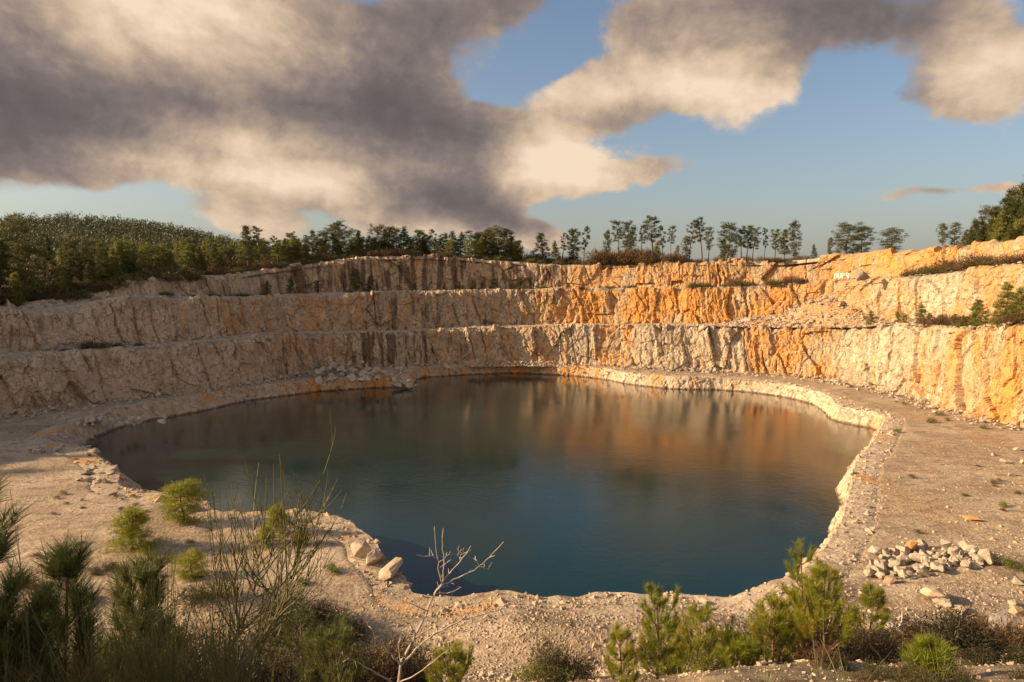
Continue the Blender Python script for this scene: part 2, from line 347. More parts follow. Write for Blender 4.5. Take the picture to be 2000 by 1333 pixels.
M_STONE_G = stone_material('grey_stone', (.20, .18, .16), (.33, .29, .25), .05)

def leaf_material(name, c1, c2, trans=.35, c3=None, sc=.9):
    m, nt, ln, b = new_mat(name, .55); b.inputs['Specular IOR Level'].default_value = .3
    oi = nt.new('ShaderNodeObjectInfo'); n1 = tex(nt, ln, sc, 4, .6)
    f = mth(nt, ln, 'ADD', mth(nt, ln, 'MULTIPLY', oi.outputs['Random'], .55), mth(nt, ln, 'MULTIPLY_ADD', n1.outputs['Fac'], 1.3, -.4), clamp=True)
    c = mixc(nt, ln, f, c1, c2)
    if c3:
        n2 = tex(nt, ln, 2.3, 2, .5); c = mixc(nt, ln, ramp_(nt, ln, n2.outputs['Fac'], [(.55, (0, 0, 0)), (.7, (1, 1, 1))]), c, c3)
    ln.new(c, b.inputs['Base Color'])
    tr = nt.new('ShaderNodeBsdfTranslucent'); ln.new(c, tr.inputs[0]); mx = nt.new('ShaderNodeMixShader'); mx.inputs[0].default_value = trans
    ln.new(b.outputs[0], mx.inputs[1]); ln.new(tr.outputs[0], mx.inputs[2]); ln.new(mx.outputs[0], nt['Material Output'].inputs[0]); return m
M_PINE = leaf_material('pine_needles', (.050, .060, .017), (.125, .12, .030))
M_PINE_Y = leaf_material('young_pine_needles', (.12, .135, .028), (.24, .225, .05), .4)
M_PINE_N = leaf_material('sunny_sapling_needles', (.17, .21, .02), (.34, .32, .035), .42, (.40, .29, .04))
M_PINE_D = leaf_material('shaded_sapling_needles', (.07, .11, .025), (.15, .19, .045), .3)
M_SHRUB = leaf_material('shrub_leaves', (.055, .055, .018), (.12, .10, .03), .25)
M_HEATH = leaf_material('heather_twigs', (.09, .05, .025), (.15, .085, .035), .2, (.07, .075, .02))
M_BRUSH = leaf_material('dark_brush_leaves', (.03, .028, .012), (.065, .055, .018), .2, (.10, .05, .02))
M_BROOM = leaf_material('broom_stems', (.10, .10, .03), (.20, .17, .05), .15)
M_GRASS = leaf_material('dry_grass_blades', (.16, .13, .05), (.28, .21, .09), .3)
def bark_material(name, a, c):
    m, nt, ln, b = new_mat(name, .9); n1 = tex(nt, ln, 6, 5, .6, (1, 1, .3))
    ln.new(mixc(nt, ln, n1.outputs['Fac'], a, c), b.inputs['Base Color']); bump(nt, ln, b, n1.outputs['Fac'], .5, .03); return m
M_BARK = bark_material('pine_bark', (.06, .04, .028), (.16, .11, .08))
M_BARK_L = bark_material('sapling_bark', (.12, .075, .04), (.26, .17, .10))
M_DEAD = bark_material('bare_dead_wood', (.30, .24, .19), (.55, .47, .40))
M_BRANCH = bark_material('broom_bark', (.17, .11, .06), (.30, .20, .11))

# water
def water_material():
    m, nt, ln, b = new_mat('quarry_water', .045)
    b.inputs['Base Color'].default_value = (.006, .025, .023, 1); b.inputs['IOR'].default_value = 1.34
    b.inputs['Specular IOR Level'].default_value = .5
    n1 = tex(nt, ln, 1.5, 5, .62, (1, .8, 1)); n2 = tex(nt, ln, 6.5, 3, .6, (.8, 1, 1)); n3 = tex(nt, ln, .09, 3, .5)
    gust = ramp_(nt, ln, n3.outputs['Fac'], [(.36, (.35, .35, .35)), (.62, (1, 1, 1))])
    h = mth(nt, ln, 'MULTIPLY_ADD', n2.outputs['Fac'], .35, n1.outputs['Fac'])
    h = mth(nt, ln, 'MULTIPLY', h, gust)
    nrm = bump(nt, ln, b, h, .30, .10); b.inputs['Specular IOR Level'].default_value = 0; b.inputs['Roughness'].default_value = .6
    fr = nt.new('ShaderNodeFresnel'); fr.inputs[0].default_value = 1.33; ln.new(nrm, fr.inputs[1])
    gl = nt.new('ShaderNodeBsdfGlossy'); gl.inputs['Roughness'].default_value = .07; ln.new(nrm, gl.inputs['Normal'])
    mx = nt.new('ShaderNodeMixShader'); ln.new(mth(nt, ln, 'MULTIPLY_ADD', fr.outputs[0], 2.1, -.05, True), mx.inputs[0]); ln.new(b.outputs[0], mx.inputs[1]); ln.new(gl.outputs[0], mx.inputs[2])
    ln.new(mx.outputs[0], nt['Material Output'].inputs[0]); return m
M_WATER = water_material()
o = obj('water', make_mesh('water', [(-115, 30, 0), (115, 30, 0), (115, 205, 0), (-115, 205, 0)], [(0, 1, 2, 3)], M_WATER))
tag(o, 'still dark teal water of the flooded quarry pit', kind='structure')

# ------------------------------------------------------------------ plan: the lake outline
LED = 2.6
LAKE = [  # photo px, py, kind (E = top edge of bank, W = waterline), bank width
 (228, 951, 'E', 2.5), (240, 925, 'E', 3), (222, 903, 'W', 3), (205, 893, 'W', 4), (166, 884, 'W', 5), (172, 868, 'W', 4), (216, 844, 'W', 3), (262, 829, 'W', 3), (320, 818, 'W', 2.5),
 (400, 804, 'W', 2.5), (480, 784, 'W', 2), (548, 775, 'W', 1.8), (615, 766, 'W', 1.5), (720, 759, 'W', 1.4), (803, 756, 'W', 1.4), (815, 748, 'W', 1.2), (814, 739, 'W', 1.2), (900, 733, 'W', 1.5),
 (1000, 729, 'W', 1.5), (1095, 733, 'W', 1.2), (1163, 739, 'W', 1.2), (1217, 750, 'W', 1.2), (1280, 757, 'W', 1.2), (1331, 761, 'W', 1.2), (1400, 762, 'W', 1.2), (1480, 769, 'W', 1.2),
 (1540, 778, 'W', 1.2), (1580, 788, 'W', 1.2), (1610, 800, 'W', 1.2), (1620, 819, 'W', 1.2), (1660, 829, 'W', 1.3), (1702, 838, 'W', 1.5),
 (1708, 850, 'W', 1.5), (1676, 900, 'W', 1.6), (1636, 948, 'W', 1.6), (1622, 1008, 'W', 1.6), (1604, 1068, 'W', 1.6), (1572, 1110, 'W', 1.8), (1560, 1140, 'E', 2),
 (1500, 1160, 'E', 2), (1440, 1178, 'E', 2.5), (1400, 1172, 'E', 2), (1350, 1169, 'E', 2), (1301, 1161, 'E', 2), (1252, 1171, 'E', 2), (1194, 1157, 'E', 2), (1155, 1166, 'E', 2), (1083, 1176, 'E', 2), (1035, 1174, 'E', 2),
 (992, 1158, 'E', 2), (950, 1169, 'E', 2), (880, 1166, 'E', 2), (808, 1162, 'E', 1.5), (798, 1138, 'E', 1.5), (785, 1126, 'E', 1.5), (746, 1098, 'E', 1.5), (741, 1066, 'E', 1.5), (722, 1048, 'E', 1.5), (679, 1020, 'E', 1.5),
 (644, 1006, 'E', 1.5), (563, 996, 'E', 1.5), (480, 1003, 'E', 1.5), (416, 1004, 'E', 1.5), (408, 985, 'E', 1.5), (385, 970, 'E', 1.5), (332, 962, 'E', 2)]
def smooth_closed(P, n_sub, it=2):
    for _ in range(it):
        Q = np.roll(P, -1, 0); P = np.stack([.78*P+.22*Q, .22*P+.78*Q], 1).reshape(-1, P.shape[1])
    return P
pts = np.array([[*at_z(a, b, LED if k == 'E' else 0.)[:2], w, k == 'W'] for a, b, k, w in LAKE], float)
# outline area sign and outward normals, then push the waterline points out to the bank's top edge
def outnorm(P):
    d = np.roll(P, -1, 0)-np.roll(P, 1, 0); n = np.stack([d[:, 1], -d[:, 0]], 1); n /= np.linalg.norm(n, axis=1)[:, None]+1e-9
    A = np.sum(P[:, 0]*np.roll(P[:, 1], -1)-np.roll(P[:, 0], -1)*P[:, 1]); return n*(1 if A > 0 else -1)
nn = outnorm(pts[:, :2]); pts[:, :2] += nn*(pts[:, 2]*pts[:, 3])[:, None]
pts = smooth_closed(pts, 2)
EDGE = pts[:, :2].copy()
def sdist(x, y, P=EDGE):
    """signed distance to the lake's bank edge, positive outside"""
    best = np.full(x.shape, 1e9); ins = np.zeros(x.shape, bool)
    for i in range(len(P)):
        ax, ay = P[i]; bx, by = P[(i+1) % len(P)]; ex, ey = bx-ax, by-ay
        t = np.clip(((x-ax)*ex+(y-ay)*ey)/(ex*ex+ey*ey+1e-12), 0, 1)
        best = np.minimum(best, (x-ax-t*ex)**2+(y-ay-t*ey)**2)
        c = (ay > y) != (by > y); xi = ax+(y-ay)*ex/(ey if abs(ey) > 1e-12 else 1e-12); ins ^= c & (x < xi)
    d = np.sqrt(best); return np.where(ins, -d, d)

# ground height
MOUNDS = []
for px, py, r, h in ((1190, 1200, 3.0, .55), (1000, 1190, 2.4, .5), (1330, 1205, 3.2, .6), (1100, 1255, 4.5, 1.0), (1300, 1260, 4, .7), (960, 1240, 3, .5), (1520, 1185, 3.0, .9), (1600, 1160, 3., .8),
                     (700, 1120, 4, .7), (1560, 1110, 2, .5), (560, 1060, 6, .5), (200, 1075, 9, .6), (1850, 1190, 4, .7), (1650, 1200, 4, .6), (450, 1190, 5, 1.1), (1750, 1260, 4, .8), (1950, 1120, 5, .8)):
    p = at_z(px, py, LED); MOUNDS.append((p[0], p[1], r, h))
def gheight(x, y):
    z = LED+.28*fbm(x/14, y/14, 4, 3)+.10*fbm(x/2.5, y/2.5, 4, 4)
    for mx, my, r, h in MOUNDS: z = z+h*np.exp(-((x-mx)**2+((y-my)*1.3)**2)/(r*r))
    # the hillside the camera stands on
    rt = sstep(2, 12, x*28/np.maximum(y, 8.)); st = 2.2+.25*rt+.5*fbm(x/9, y/9, 3, 8)
    hs = 24.3-(.61-.036*rt)*np.maximum(y-st, 0)+.42*fbm(x/3, y/3, 4, 9)*sstep(2, 9, y)
    k = 1.2; z = np.maximum(z, hs)+np.where(np.abs(z-hs) < k, (k-np.abs(z-hs))**2/(4*k), 0)
    # talus skirt and rising ground at the foot of the walls is part of the cliffs
    return z
nth, nr = 900, 760
th = np.radians(np.linspace(-62, 62, nth)); rr = np.concatenate([np.linspace(0, 3, 12)[1:], np.geomspace(3.05, 235, nr)])
TH, RR = np.meshgrid(th, rr); GX = RR*np.sin(TH); GY = RR*np.cos(TH)
SD = sdist(GX, GY); GZ = gheight(GX, GY)
GZ = GZ-.35*sstep(3.2, 2.0, SD); GZ = np.where(SD < 1.0, np.minimum(GZ, -3.0), GZ)
st = np.zeros((GX.size, 3)); gx, gy = GX.ravel(), GY.ravel(); gz = GZ.ravel()
veg = sstep(6, 9, gz)*.55*sstep(-.5, .4, fbm(gx/3, gy/3, 3, 21)+.2)
veg = np.maximum(veg, sstep(.22, .5, fbm(gx/5, gy/5, 4, 22))*sstep(58, 40, gy)*.7)
st[:, 1] = veg; st[:, 0] = .45*sstep(.1, .5, fbm(gx/9, gy/9, 4, 23))*sstep(20, 60, gx); st[:, 2] = sstep(0, .5, fbm(gx/11, gy/8, 4, 24))*.7
o = obj('ground', make_mesh('ground', np.stack([gx, gy, gz], 1), grid_quads(*GX.shape), M_GROUND, True, {'stain': st}))
tag(o, 'sandy gravel ledge and slope around the flooded pit', kind='structure')
del TH, RR, SD, veg

# ------------------------------------------------------------------ the rocky bank round the water
def resample(P, step, closed=False):
    Q = np.vstack([P, P[:1]]) if closed else P
    L = np.concatenate([[0], np.cumsum(np.linalg.norm(np.diff(Q[:, :2], axis=0), axis=1))])
    s = np.arange(0, L[-1], step); return np.stack([np.interp(s, L, Q[:, k]) for k in range(Q.shape[1])], 1), s
BP, bs = resample(pts, .3, True)
bn = outnorm(BP[:, :2])
for _ in range(12): bn = (np.roll(bn, 1, 0)+bn*2+np.roll(bn, -1, 0)); bn /= np.linalg.norm(bn, axis=1)[:, None]
nf_, nb_ = 26, 9
rows = []
S = bs
wd = BP[:, 2]
for j in range(nf_+nb_):
    if j < nf_:
        t = j/(nf_-1); off = -wd*(1-t)*1.25; base = -1.0
        disp = .62*rock(S*1.15, np.full_like(S, t*4.4), 301, .85, .6)*(.25+.75*math.sin(math.pi*min(1, t*1.0))**.5 if t < 1 else .25)
        P = BP[:, :2]+bn*(off-disp*np.where(wd > 2.2, .6, 1.))[:, None]
        top = gheight(BP[:, 0]+bn[:, 0]*.5, BP[:, 1]+bn[:, 1]*.5)+.02
        prof = t if True else 0
        z = base+(top-base)*(t**1.1)+.22*facets(S, np.full_like(S, t*3), 1.1, .8, 1, .2, 311)*math.sin(math.pi*t)+.18*noise(S/1.5, t*2+0*S, 5)*(t > .3)
    else:
        q = (j-nf_+1)/nb_; P0 = rows[nf_-1]; P = P0[:, :2]+bn*(q*3.6)
        g = gheight(P[:, 0], P[:, 1]); z = (1-q)**2*P0[:, 2]+(1-(1-q)**2)*(g+.05-.5*q**4)+.10*fbm(P[:, 0]*.9, P[:, 1]*.9, 3, 6)*(1-q)
    rows.append(np.stack([P[:, 0], P[:, 1], z], 1))
BV = np.stack(rows); nrow, ncol = BV.shape[:2]
q = grid_quads(nrow, ncol); close = np.arange(nrow-1)*ncol
q = np.vstack([q, np.stack([close+ncol-1, close, close+ncol, close+2*ncol-1], 1)])
v = BV.reshape(-1, 3); bpx = px_of(v[:, 0], np.maximum(v[:, 1], 5)); st = np.zeros((len(v), 3))
far = sstep(95, 120, v[:, 1])
st[:, 2] = np.where(bpx > 1150, .95, .3)*(1-.5*sstep(0, .4, fbm(v[:, 0]/6, v[:, 1]/6, 3, 33))); st[:, 0] = np.where(bpx > 1150, .15, .25)+.5*sstep(.05, .4, fbm(v[:, 0]/8, v[:, 1]/8, 3, 34))
st[:, 0] += np.where((bpx > 600) & (bpx < 770) & (v[:, 1] > 110), .3, 0)+np.where((bpx > 950) & (bpx < 1160) & (v[:, 1] > 110), .3, 0)
st[:, 1] = .55*sstep(.45, .12, v[:, 2])+.1
o = obj('shore', make_mesh('shore', v, q, M_ROCK, False, {'stain': np.clip(st, 0, 1)}))
tag(o, 'low broken rock bank along the waterline', kind='structure')

# ------------------------------------------------------------------ quarry walls in three steps
FOOT = [(0, 813), (135, 799), (169, 789), (287, 775), (405, 761), (520, 745), (547, 739), (632, 725), (811, 715), (1000, 711), (1095, 712), (1169, 714), (1247, 719), (1365, 726), (1480, 730), (1609, 739),
        (1702, 759), (1777, 775), (1890, 815), (2000, 838)]
fp = [at_z(a, b, LED)[:2] for a, b in FOOT]
fp = [np.array((-126, 30)), np.array((-124, 55)), np.array((-113, 80)), np.array((-99, 97))]+fp+[np.array((88, 92)), np.array((97, 70)), np.array((104, 45)), np.array((108, 20))]
fp = np.array(fp)
FP, _ = resample(fp, 1.5); 
for _ in range(10): FP[1:-1] = (FP[:-2]+2*FP[1:-1]+FP[2:])/4
FP, _ = resample(FP, .24)
def opennorm(P):
    d = np.gradient(P, axis=0); n = np.stack([-d[:, 1], d[:, 0]], 1); n /= np.linalg.norm(n, axis=1)[:, None]
    for _ in range(120):
        n[1:-1] = n[:-2]+2*n[1:-1]+n[2:]; n /= np.linalg.norm(n, axis=1)[:, None]
    return n
FN = opennorm(FP)
T3 = [(-900, 716), (0, 706), (135, 697), (304, 684), (405, 677), (520, 662), (547, 657), (683, 657), (811, 655), (902, 647), (1000, 643), (1095, 637), (1247, 637), (1365, 637), (1480, 640), (1627, 639), (1777, 634), (1850, 640), (1925, 645), (2000, 626), (2200, 610), (3000, 560)]
T2 = [(-900, 530), (-300, 575), (0, 611), (34, 616), (84, 627), (118, 620), (135, 608), (182, 609), (203, 596), (222, 578), (304, 583), (330, 588), (480, 588), (560, 583), (683, 577), (885, 574), (1000, 570), (1105, 565), (1250, 564), (1480, 563), (1550, 556), (1627, 546), (1777, 541), (1880, 528), (2000, 511), (2200, 480), (3000, 400)]
T1 = [(-900, 470), (-300, 560), (0, 600), (84, 612), (182, 595), (216, 563), (270, 555), (388, 548), (440, 545), (520, 541), (564, 527), (615, 515), (693, 508), (784, 504), (899, 508), (1000, 514), (1105, 518), (1150, 522), (1240, 515), (1389, 513), (1433, 508), (1480, 519), (1540, 512), (1609, 506), (1702, 493), (1815, 486), (1894, 480), (2000, 470), (2200, 440), (3000, 380)]  # here and above, unseen left end raised to shade the ledge
def stain_tab(tab, px): return lerp_tab(tab, px)
LEV = []
def wall_level(name, label, F0, z0, top_tab, batter, bench, seed, och, drk, pal, jag=.5, rough=1.0, nfv=64, nbv=12):
    """one quarry step: rock face from F0 up to its rim, then the bench behind; returns the foot of the next step"""
    s = np.arange(len(F0))*.24; T0 = F0+FN*batter
    px = px_of(T0[:, 0], np.maximum(T0[:, 1], 12.)); px = np.where(T0[:, 1] < 20, np.where(T0[:, 0] < 0, -900, 3000), px)
    zt = z_for(T0[:, 0], T0[:, 1], lerp_tab(top_tab, px))
    zt = np.where(T0[:, 1] < 75, np.where(T0[:, 0] < 0, np.minimum(zt, 99), zt), zt)
    k = 41; zt = np.convolve(np.pad(zt, k//2, 'edge'), np.ones(k)/k, 'valid')
    zt = np.where(T0[:, 0] < 0, z0+.6+(zt-z0)*sstep(60, 74, T0[:, 1]), zt)  # unseen left end cut low so sun reaches the near shore
    zt = np.maximum(zt, z0+.6)
    jt = 1.5*jag*(facets(s, 0*s, 3.2, 1, .8, .12, seed+7)+.6*facets(s, 0*s, 1.1, 1, .6, .1, seed+8)); zt = zt+jt
    rows = []
    for j in range(nfv):
        t = j/(nfv-1); H = zt-z0
        d = rock(s, t*H, seed, rough)
        d = d*np.clip(H/8., .15, 1)
        tal = sstep(-.1, .5, noise(s/11, 0*s, seed+5))*1.6+.5
        d = d+tal*max(0, 1-t/.22)**2*(.6+.8*noise(s*.9, t*9+0*s, seed+6))
        d = d-.8*max(0, (t-.9)/.1)**2*(1+noise(s/2.5, 0*s, seed+9))
        P = F0+FN*(batter*t)[None] if False else F0+FN*(batter*t)
        P = P-FN*d[:, None]
        z = z0+H*t-(.5 if j == 0 else 0)
        rows.append(np.stack([P[:, 0], P[:, 1], z], 1))
    top = rows[-1]; zb = zt-jt*.8
    k2 = 61; zb2 = np.convolve(np.pad(zb, k2//2, 'edge'), np.ones(k2)/k2, 'valid')
    for j in range(1, nbv+1):
        u = j/nbv; P = top[:, :2]*(1-u)+(T0+FN*(bench+2.5))*u
        w = min(1, u*4); z = top[:, 2]*(1-w)+(zb2+.35*fbm(P[:, 0]/2.2, P[:, 1]/2.2, 3, seed+13)+.15)*w
        rows.append(np.stack([P[:, 0], P[:, 1], z], 1))
    V = np.stack(rows); v = V.reshape(-1, 3)
    S2 = np.tile(s, len(rows)); tt = np.repeat(np.concatenate([np.linspace(0, 1, nfv), np.full(nbv, 1.2)]), len(s)); PX = np.tile(px, len(rows))
    H2 = np.tile(zt-z0, len(rows)); hz = tt*H2
    jig = PX+40*fbm(S2/9, hz/9, 3, seed+30)
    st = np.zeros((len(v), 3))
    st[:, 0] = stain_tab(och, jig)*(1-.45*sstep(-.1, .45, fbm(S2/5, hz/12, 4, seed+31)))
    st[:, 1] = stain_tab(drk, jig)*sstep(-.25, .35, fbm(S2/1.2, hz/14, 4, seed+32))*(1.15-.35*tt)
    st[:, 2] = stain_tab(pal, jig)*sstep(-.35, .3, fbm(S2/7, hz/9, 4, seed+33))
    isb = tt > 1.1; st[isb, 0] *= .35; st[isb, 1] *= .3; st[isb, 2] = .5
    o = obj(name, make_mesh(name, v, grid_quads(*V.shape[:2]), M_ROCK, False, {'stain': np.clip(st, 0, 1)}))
    tag(o, label, kind='structure')
    LEV.append(dict(F0=F0, T0=T0, zt=zb2, px=px, z0=z0))
    return T0+FN*bench, zb2
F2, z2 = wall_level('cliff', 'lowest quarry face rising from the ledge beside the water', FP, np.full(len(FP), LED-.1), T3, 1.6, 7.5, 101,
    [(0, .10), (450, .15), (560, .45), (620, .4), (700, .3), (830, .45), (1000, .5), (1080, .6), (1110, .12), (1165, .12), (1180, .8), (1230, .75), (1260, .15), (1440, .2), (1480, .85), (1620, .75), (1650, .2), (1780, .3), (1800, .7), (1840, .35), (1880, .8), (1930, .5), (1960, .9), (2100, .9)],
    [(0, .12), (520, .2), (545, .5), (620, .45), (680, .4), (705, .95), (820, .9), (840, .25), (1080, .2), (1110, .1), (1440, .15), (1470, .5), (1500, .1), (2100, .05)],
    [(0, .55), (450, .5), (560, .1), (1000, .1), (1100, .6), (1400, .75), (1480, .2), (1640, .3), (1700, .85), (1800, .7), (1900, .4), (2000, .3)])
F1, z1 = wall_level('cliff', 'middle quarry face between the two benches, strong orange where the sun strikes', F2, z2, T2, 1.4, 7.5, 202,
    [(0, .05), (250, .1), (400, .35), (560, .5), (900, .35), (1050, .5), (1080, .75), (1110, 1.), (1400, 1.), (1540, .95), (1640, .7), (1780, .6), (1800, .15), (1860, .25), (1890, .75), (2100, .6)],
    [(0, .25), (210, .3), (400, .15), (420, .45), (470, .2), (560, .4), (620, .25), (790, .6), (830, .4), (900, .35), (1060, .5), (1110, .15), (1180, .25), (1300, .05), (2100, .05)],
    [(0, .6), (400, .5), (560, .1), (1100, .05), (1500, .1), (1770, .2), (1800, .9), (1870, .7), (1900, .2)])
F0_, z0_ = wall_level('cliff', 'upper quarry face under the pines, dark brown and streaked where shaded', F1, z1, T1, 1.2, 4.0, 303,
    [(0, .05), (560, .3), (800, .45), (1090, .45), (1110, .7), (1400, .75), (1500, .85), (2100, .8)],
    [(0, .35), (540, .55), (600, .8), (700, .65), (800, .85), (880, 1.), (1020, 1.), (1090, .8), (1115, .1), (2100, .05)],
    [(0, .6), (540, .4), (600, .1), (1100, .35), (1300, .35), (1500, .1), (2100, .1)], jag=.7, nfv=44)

# ------------------------------------------------------------------ land above the walls
def land_height(i, u):
    """height u metres outside the upper rim at plan column i"""
    px = PXR[i]; b = z0_[i]
    left = sstep(560, 120, px)*sstep(60, 80, RT[i, 1]); right = sstep(1780, 2000, px)
    r = b+.15+left*(.115*u-.9*np.exp(-u/6.))+right*(.16*u)+(1-left)*(1-right)*(-.02*u)
    return r
PXR = LEV[2]['px']; RT = LEV[2]['T0']
us = np.concatenate([np.linspace(0, 12, 9), np.geomspace(14, 330, 34)]); ii = np.arange(0, len(RT), 6)
NL = FN[ii]; rows = []
for u in us:
    P = RT[ii]+NL*u; z = np.array(land_height(ii, u))+.5*fbm(P[:, 0]/9, P[:, 1]/9, 4, 50)*min(1, u/6)+3*fbm(P[:, 0]/60, P[:, 1]/60, 2, 51)*sstep(30, 120, u)-(.9 if u < 4 else 0)
    rows.append(np.stack([P[:, 0], P[:, 1], z], 1))
LV = np.stack(rows); v = LV.reshape(-1, 3); st = np.zeros((len(v), 3)); st[:, 1] = .55+.45*sstep(-.2, .2, fbm(v[:, 0]/5, v[:, 1]/5, 3, 52))
uu = np.repeat(us, len(ii)); st[:, 1] *= sstep(1.0, 6.0, uu)*.9+.1; pxx = np.tile(PXR[ii], len(us)); st[:, 1] *= np.where((pxx > 1480) & (pxx < 1850), .55, 1)
st[:, 0] = .3
o = obj('land', make_mesh('land', v, grid_quads(*LV.shape[:2]), M_GROUND, True, {'stain': st})); tag(o, 'scrubby ground on top of the quarry rim', kind='structure')
rim_order = np.argsort(PXR[(RT[:, 1] > 30)]); _ri = np.where(RT[:, 1] > 30)[0][rim_order]
def rim(px, u):
    """point on the land u metres behind the rim that shows at photo column px"""
    Q = RT+FN*u; e = np.abs(px_of(Q[:, 0], np.maximum(Q[:, 1], 20.), z0_)-px)+(Q[:, 1] < 40)*1e5; i = int(np.argmin(e)); P = Q[i]
    z = float(land_height(i, u)); k = np.argmin(np.abs(us-u)); j = min(len(ii)-1, i//6)
    return np.array([P[0], P[1], LV[k, j, 2] if u > 4 else z-.1])
# far wooded hill
hx = np.linspace(-1400, 500, 90); hy = np.linspace(330, 1250, 60); HX, HY = np.meshgrid(hx, hy)
RIDGE = [(-700, 470), (-200, 440), (0, 436), (60, 432), (130, 429), (200, 432), (260, 436), (330, 443), (400, 458), (450, 470), (520, 492), (700, 520), (900, 528), (1400, 533)]
def hill_h(x, y):
    px = 1000+F*x/y; e = (535-lerp_tab(RIDGE, px))/F
    top = CAMZ+e*620-7; k = sstep(260, 640, y)
    return 22+(top-22)*k*(1+.0*y)-.0*y-sstep(660, 1250, y)*30+5*fbm(x/130, y/130, 3, 60)*k*(1-sstep(560, 640, y)*.9)
HZ = hill_h(HX, HY); v = np.stack([HX, HY, HZ], -1).reshape(-1, 3); st = np.zeros((len(v), 3)); st[:, 1] = 1
o = obj('hill', make_mesh('hill', v, grid_quads(*HX.shape), M_GROUND, True, {'stain': st})); tag(o, 'low rounded hill covered in dark pine wood', kind='structure')

# ------------------------------------------------------------------ vegetation builders
def far_pine(seed, H, bare, wid, tufts, shape, per=34, bl=.5, bw=.075, mat=M_PINE, bend=.0):
    """trunk with limbs, needle tufts at the branch ends; shape(t) is crown half width at relative crown height t"""
    rng = np.random.default_rng(seed); g = Geo(); lf = Geo()
    zz = np.linspace(0, 1, 9); path = np.stack([bend*H*zz**2+.02*H*np.sin(zz*5+seed), .02*H*np.cos(zz*4+seed*2)-.02*H*math.cos(seed*2), zz*H*.97], 1)
    g.tube(path, .018*H*(1-zz*.9)+.012, 6)
    at = lambda t: np.array([np.interp(t, zz, path[:, k]) for k in range(3)])
    C = []; Dm = []
    for k in range(tufts):
        t = (k+rng.random())/tufts; h = bare+(1-bare)*t; b = at(h); a = k*2.4+rng.normal()*.5
        r = wid*shape(t)*(.55+.5*rng.random()); lift = (.15+.5*t)*r+rng.normal()*.1*wid
        e = b+np.array([math.cos(a)*r, math.sin(a)*r, lift])
        if r > .25*wid*.4: g.tube(np.array([b, (b+e)/2+np.array([0, 0, -.06*r]), e]), [.007*H*(1-t)+.012, .012, .006], 4)
        C.append(e); Dm.append((e-b)/(np.linalg.norm(e-b)+1e-6))
        for q in range(2 if r > .35*wid else 1):
            f = .45+.4*rng.random(); C.append(b+(e-b)*f+rng.normal(size=3)*.12*wid); Dm.append(np.array([0, 0, 1.]))
    C.append(at(1)); Dm.append(np.array([0, 0, 1.])); C = np.array(C); Dm = np.array(Dm)
    n = len(C)*per; P = np.repeat(C, per, 0)+rng.normal(size=(n, 3))*np.array([.30, .30, .13])*wid*.36*np.repeat(.55+.9*rng.random(len(C)), per)[:, None]
    D = rng.normal(size=(n, 3))+.7*np.repeat(Dm, per, 0)+np.array([0, 0, .55]); lf.blades(P, D, bl*(.6+.7*rng.random(n)), bw*(.7+.6*rng.random(n)), rng)
    return g.mesh('trunk', M_BARK), lf.mesh('crown', mat)
MT = {}
def mass_tree(p, parts, sc):
    for me in parts:
        V = np.zeros(len(me.vertices)*3, np.float32); me.vertices.foreach_get('co', V); V = V.reshape(-1, 3)*sc; a = rnd.random()*6.28
        V = np.stack([V[:, 0]*math.cos(a)-V[:, 1]*math.sin(a), V[:, 0]*math.sin(a)+V[:, 1]*math.cos(a), V[:, 2]], 1)+np.asarray(p); T = np.zeros(len(me.polygons)*3, np.int32); me.loops.foreach_get('vertex_index', T)
        MT.setdefault(me.materials[0].name, Geo()).add(V, T.reshape(-1, 3))
def shrub_mesh(seed, w, h, n, bl, bw, mat, lean=0.):
    rng = np.random.default_rng(seed); g = Geo(); st = Geo()
    nb = 9; cs = []
    for k in range(nb):
        a = rng.random()*6.28; r = w*.5*math.sqrt(rng.random()); e = np.array([math.cos(a)*r, math.sin(a)*r, h*(.35+.55*rng.random())*(1-.4*(r/(w*.5))**2)])
        st.tube(np.array([[0, 0, -.1], e*[.4, .4, .55], e]), [.02+.012*h, .015, .008], 4); cs.append(e)
        cs.append(e*[1, 1, .5]); cs.append(e*[.6, .6, .8])
    cs = np.array(cs); k = n//len(cs); P = np.repeat(cs, k, 0)+rng.normal(size=(k*len(cs), 3))*np.array([w*.13, w*.13, h*.14]); P[:, 2] = np.abs(P[:, 2])
    D = rng.normal(size=P.shape)+(P-np.array([0, 0, h*.2]))/w+np.array([0, 0, .5]); g.blades(P, D, bl*(.5+rng.random(len(P))), bw, rng)
    return st.mesh('stem', M_BARK), g.mesh('foliage', mat)
umb = lambda t: .35+.65*math.sin(math.pi*min(1, t*.8+.15))     # rounded open crown
con = lambda t: (1-t)**.8*.95+.06
ova = lambda t: .25+.75*math.sin(math.pi*(t*.78+.12))
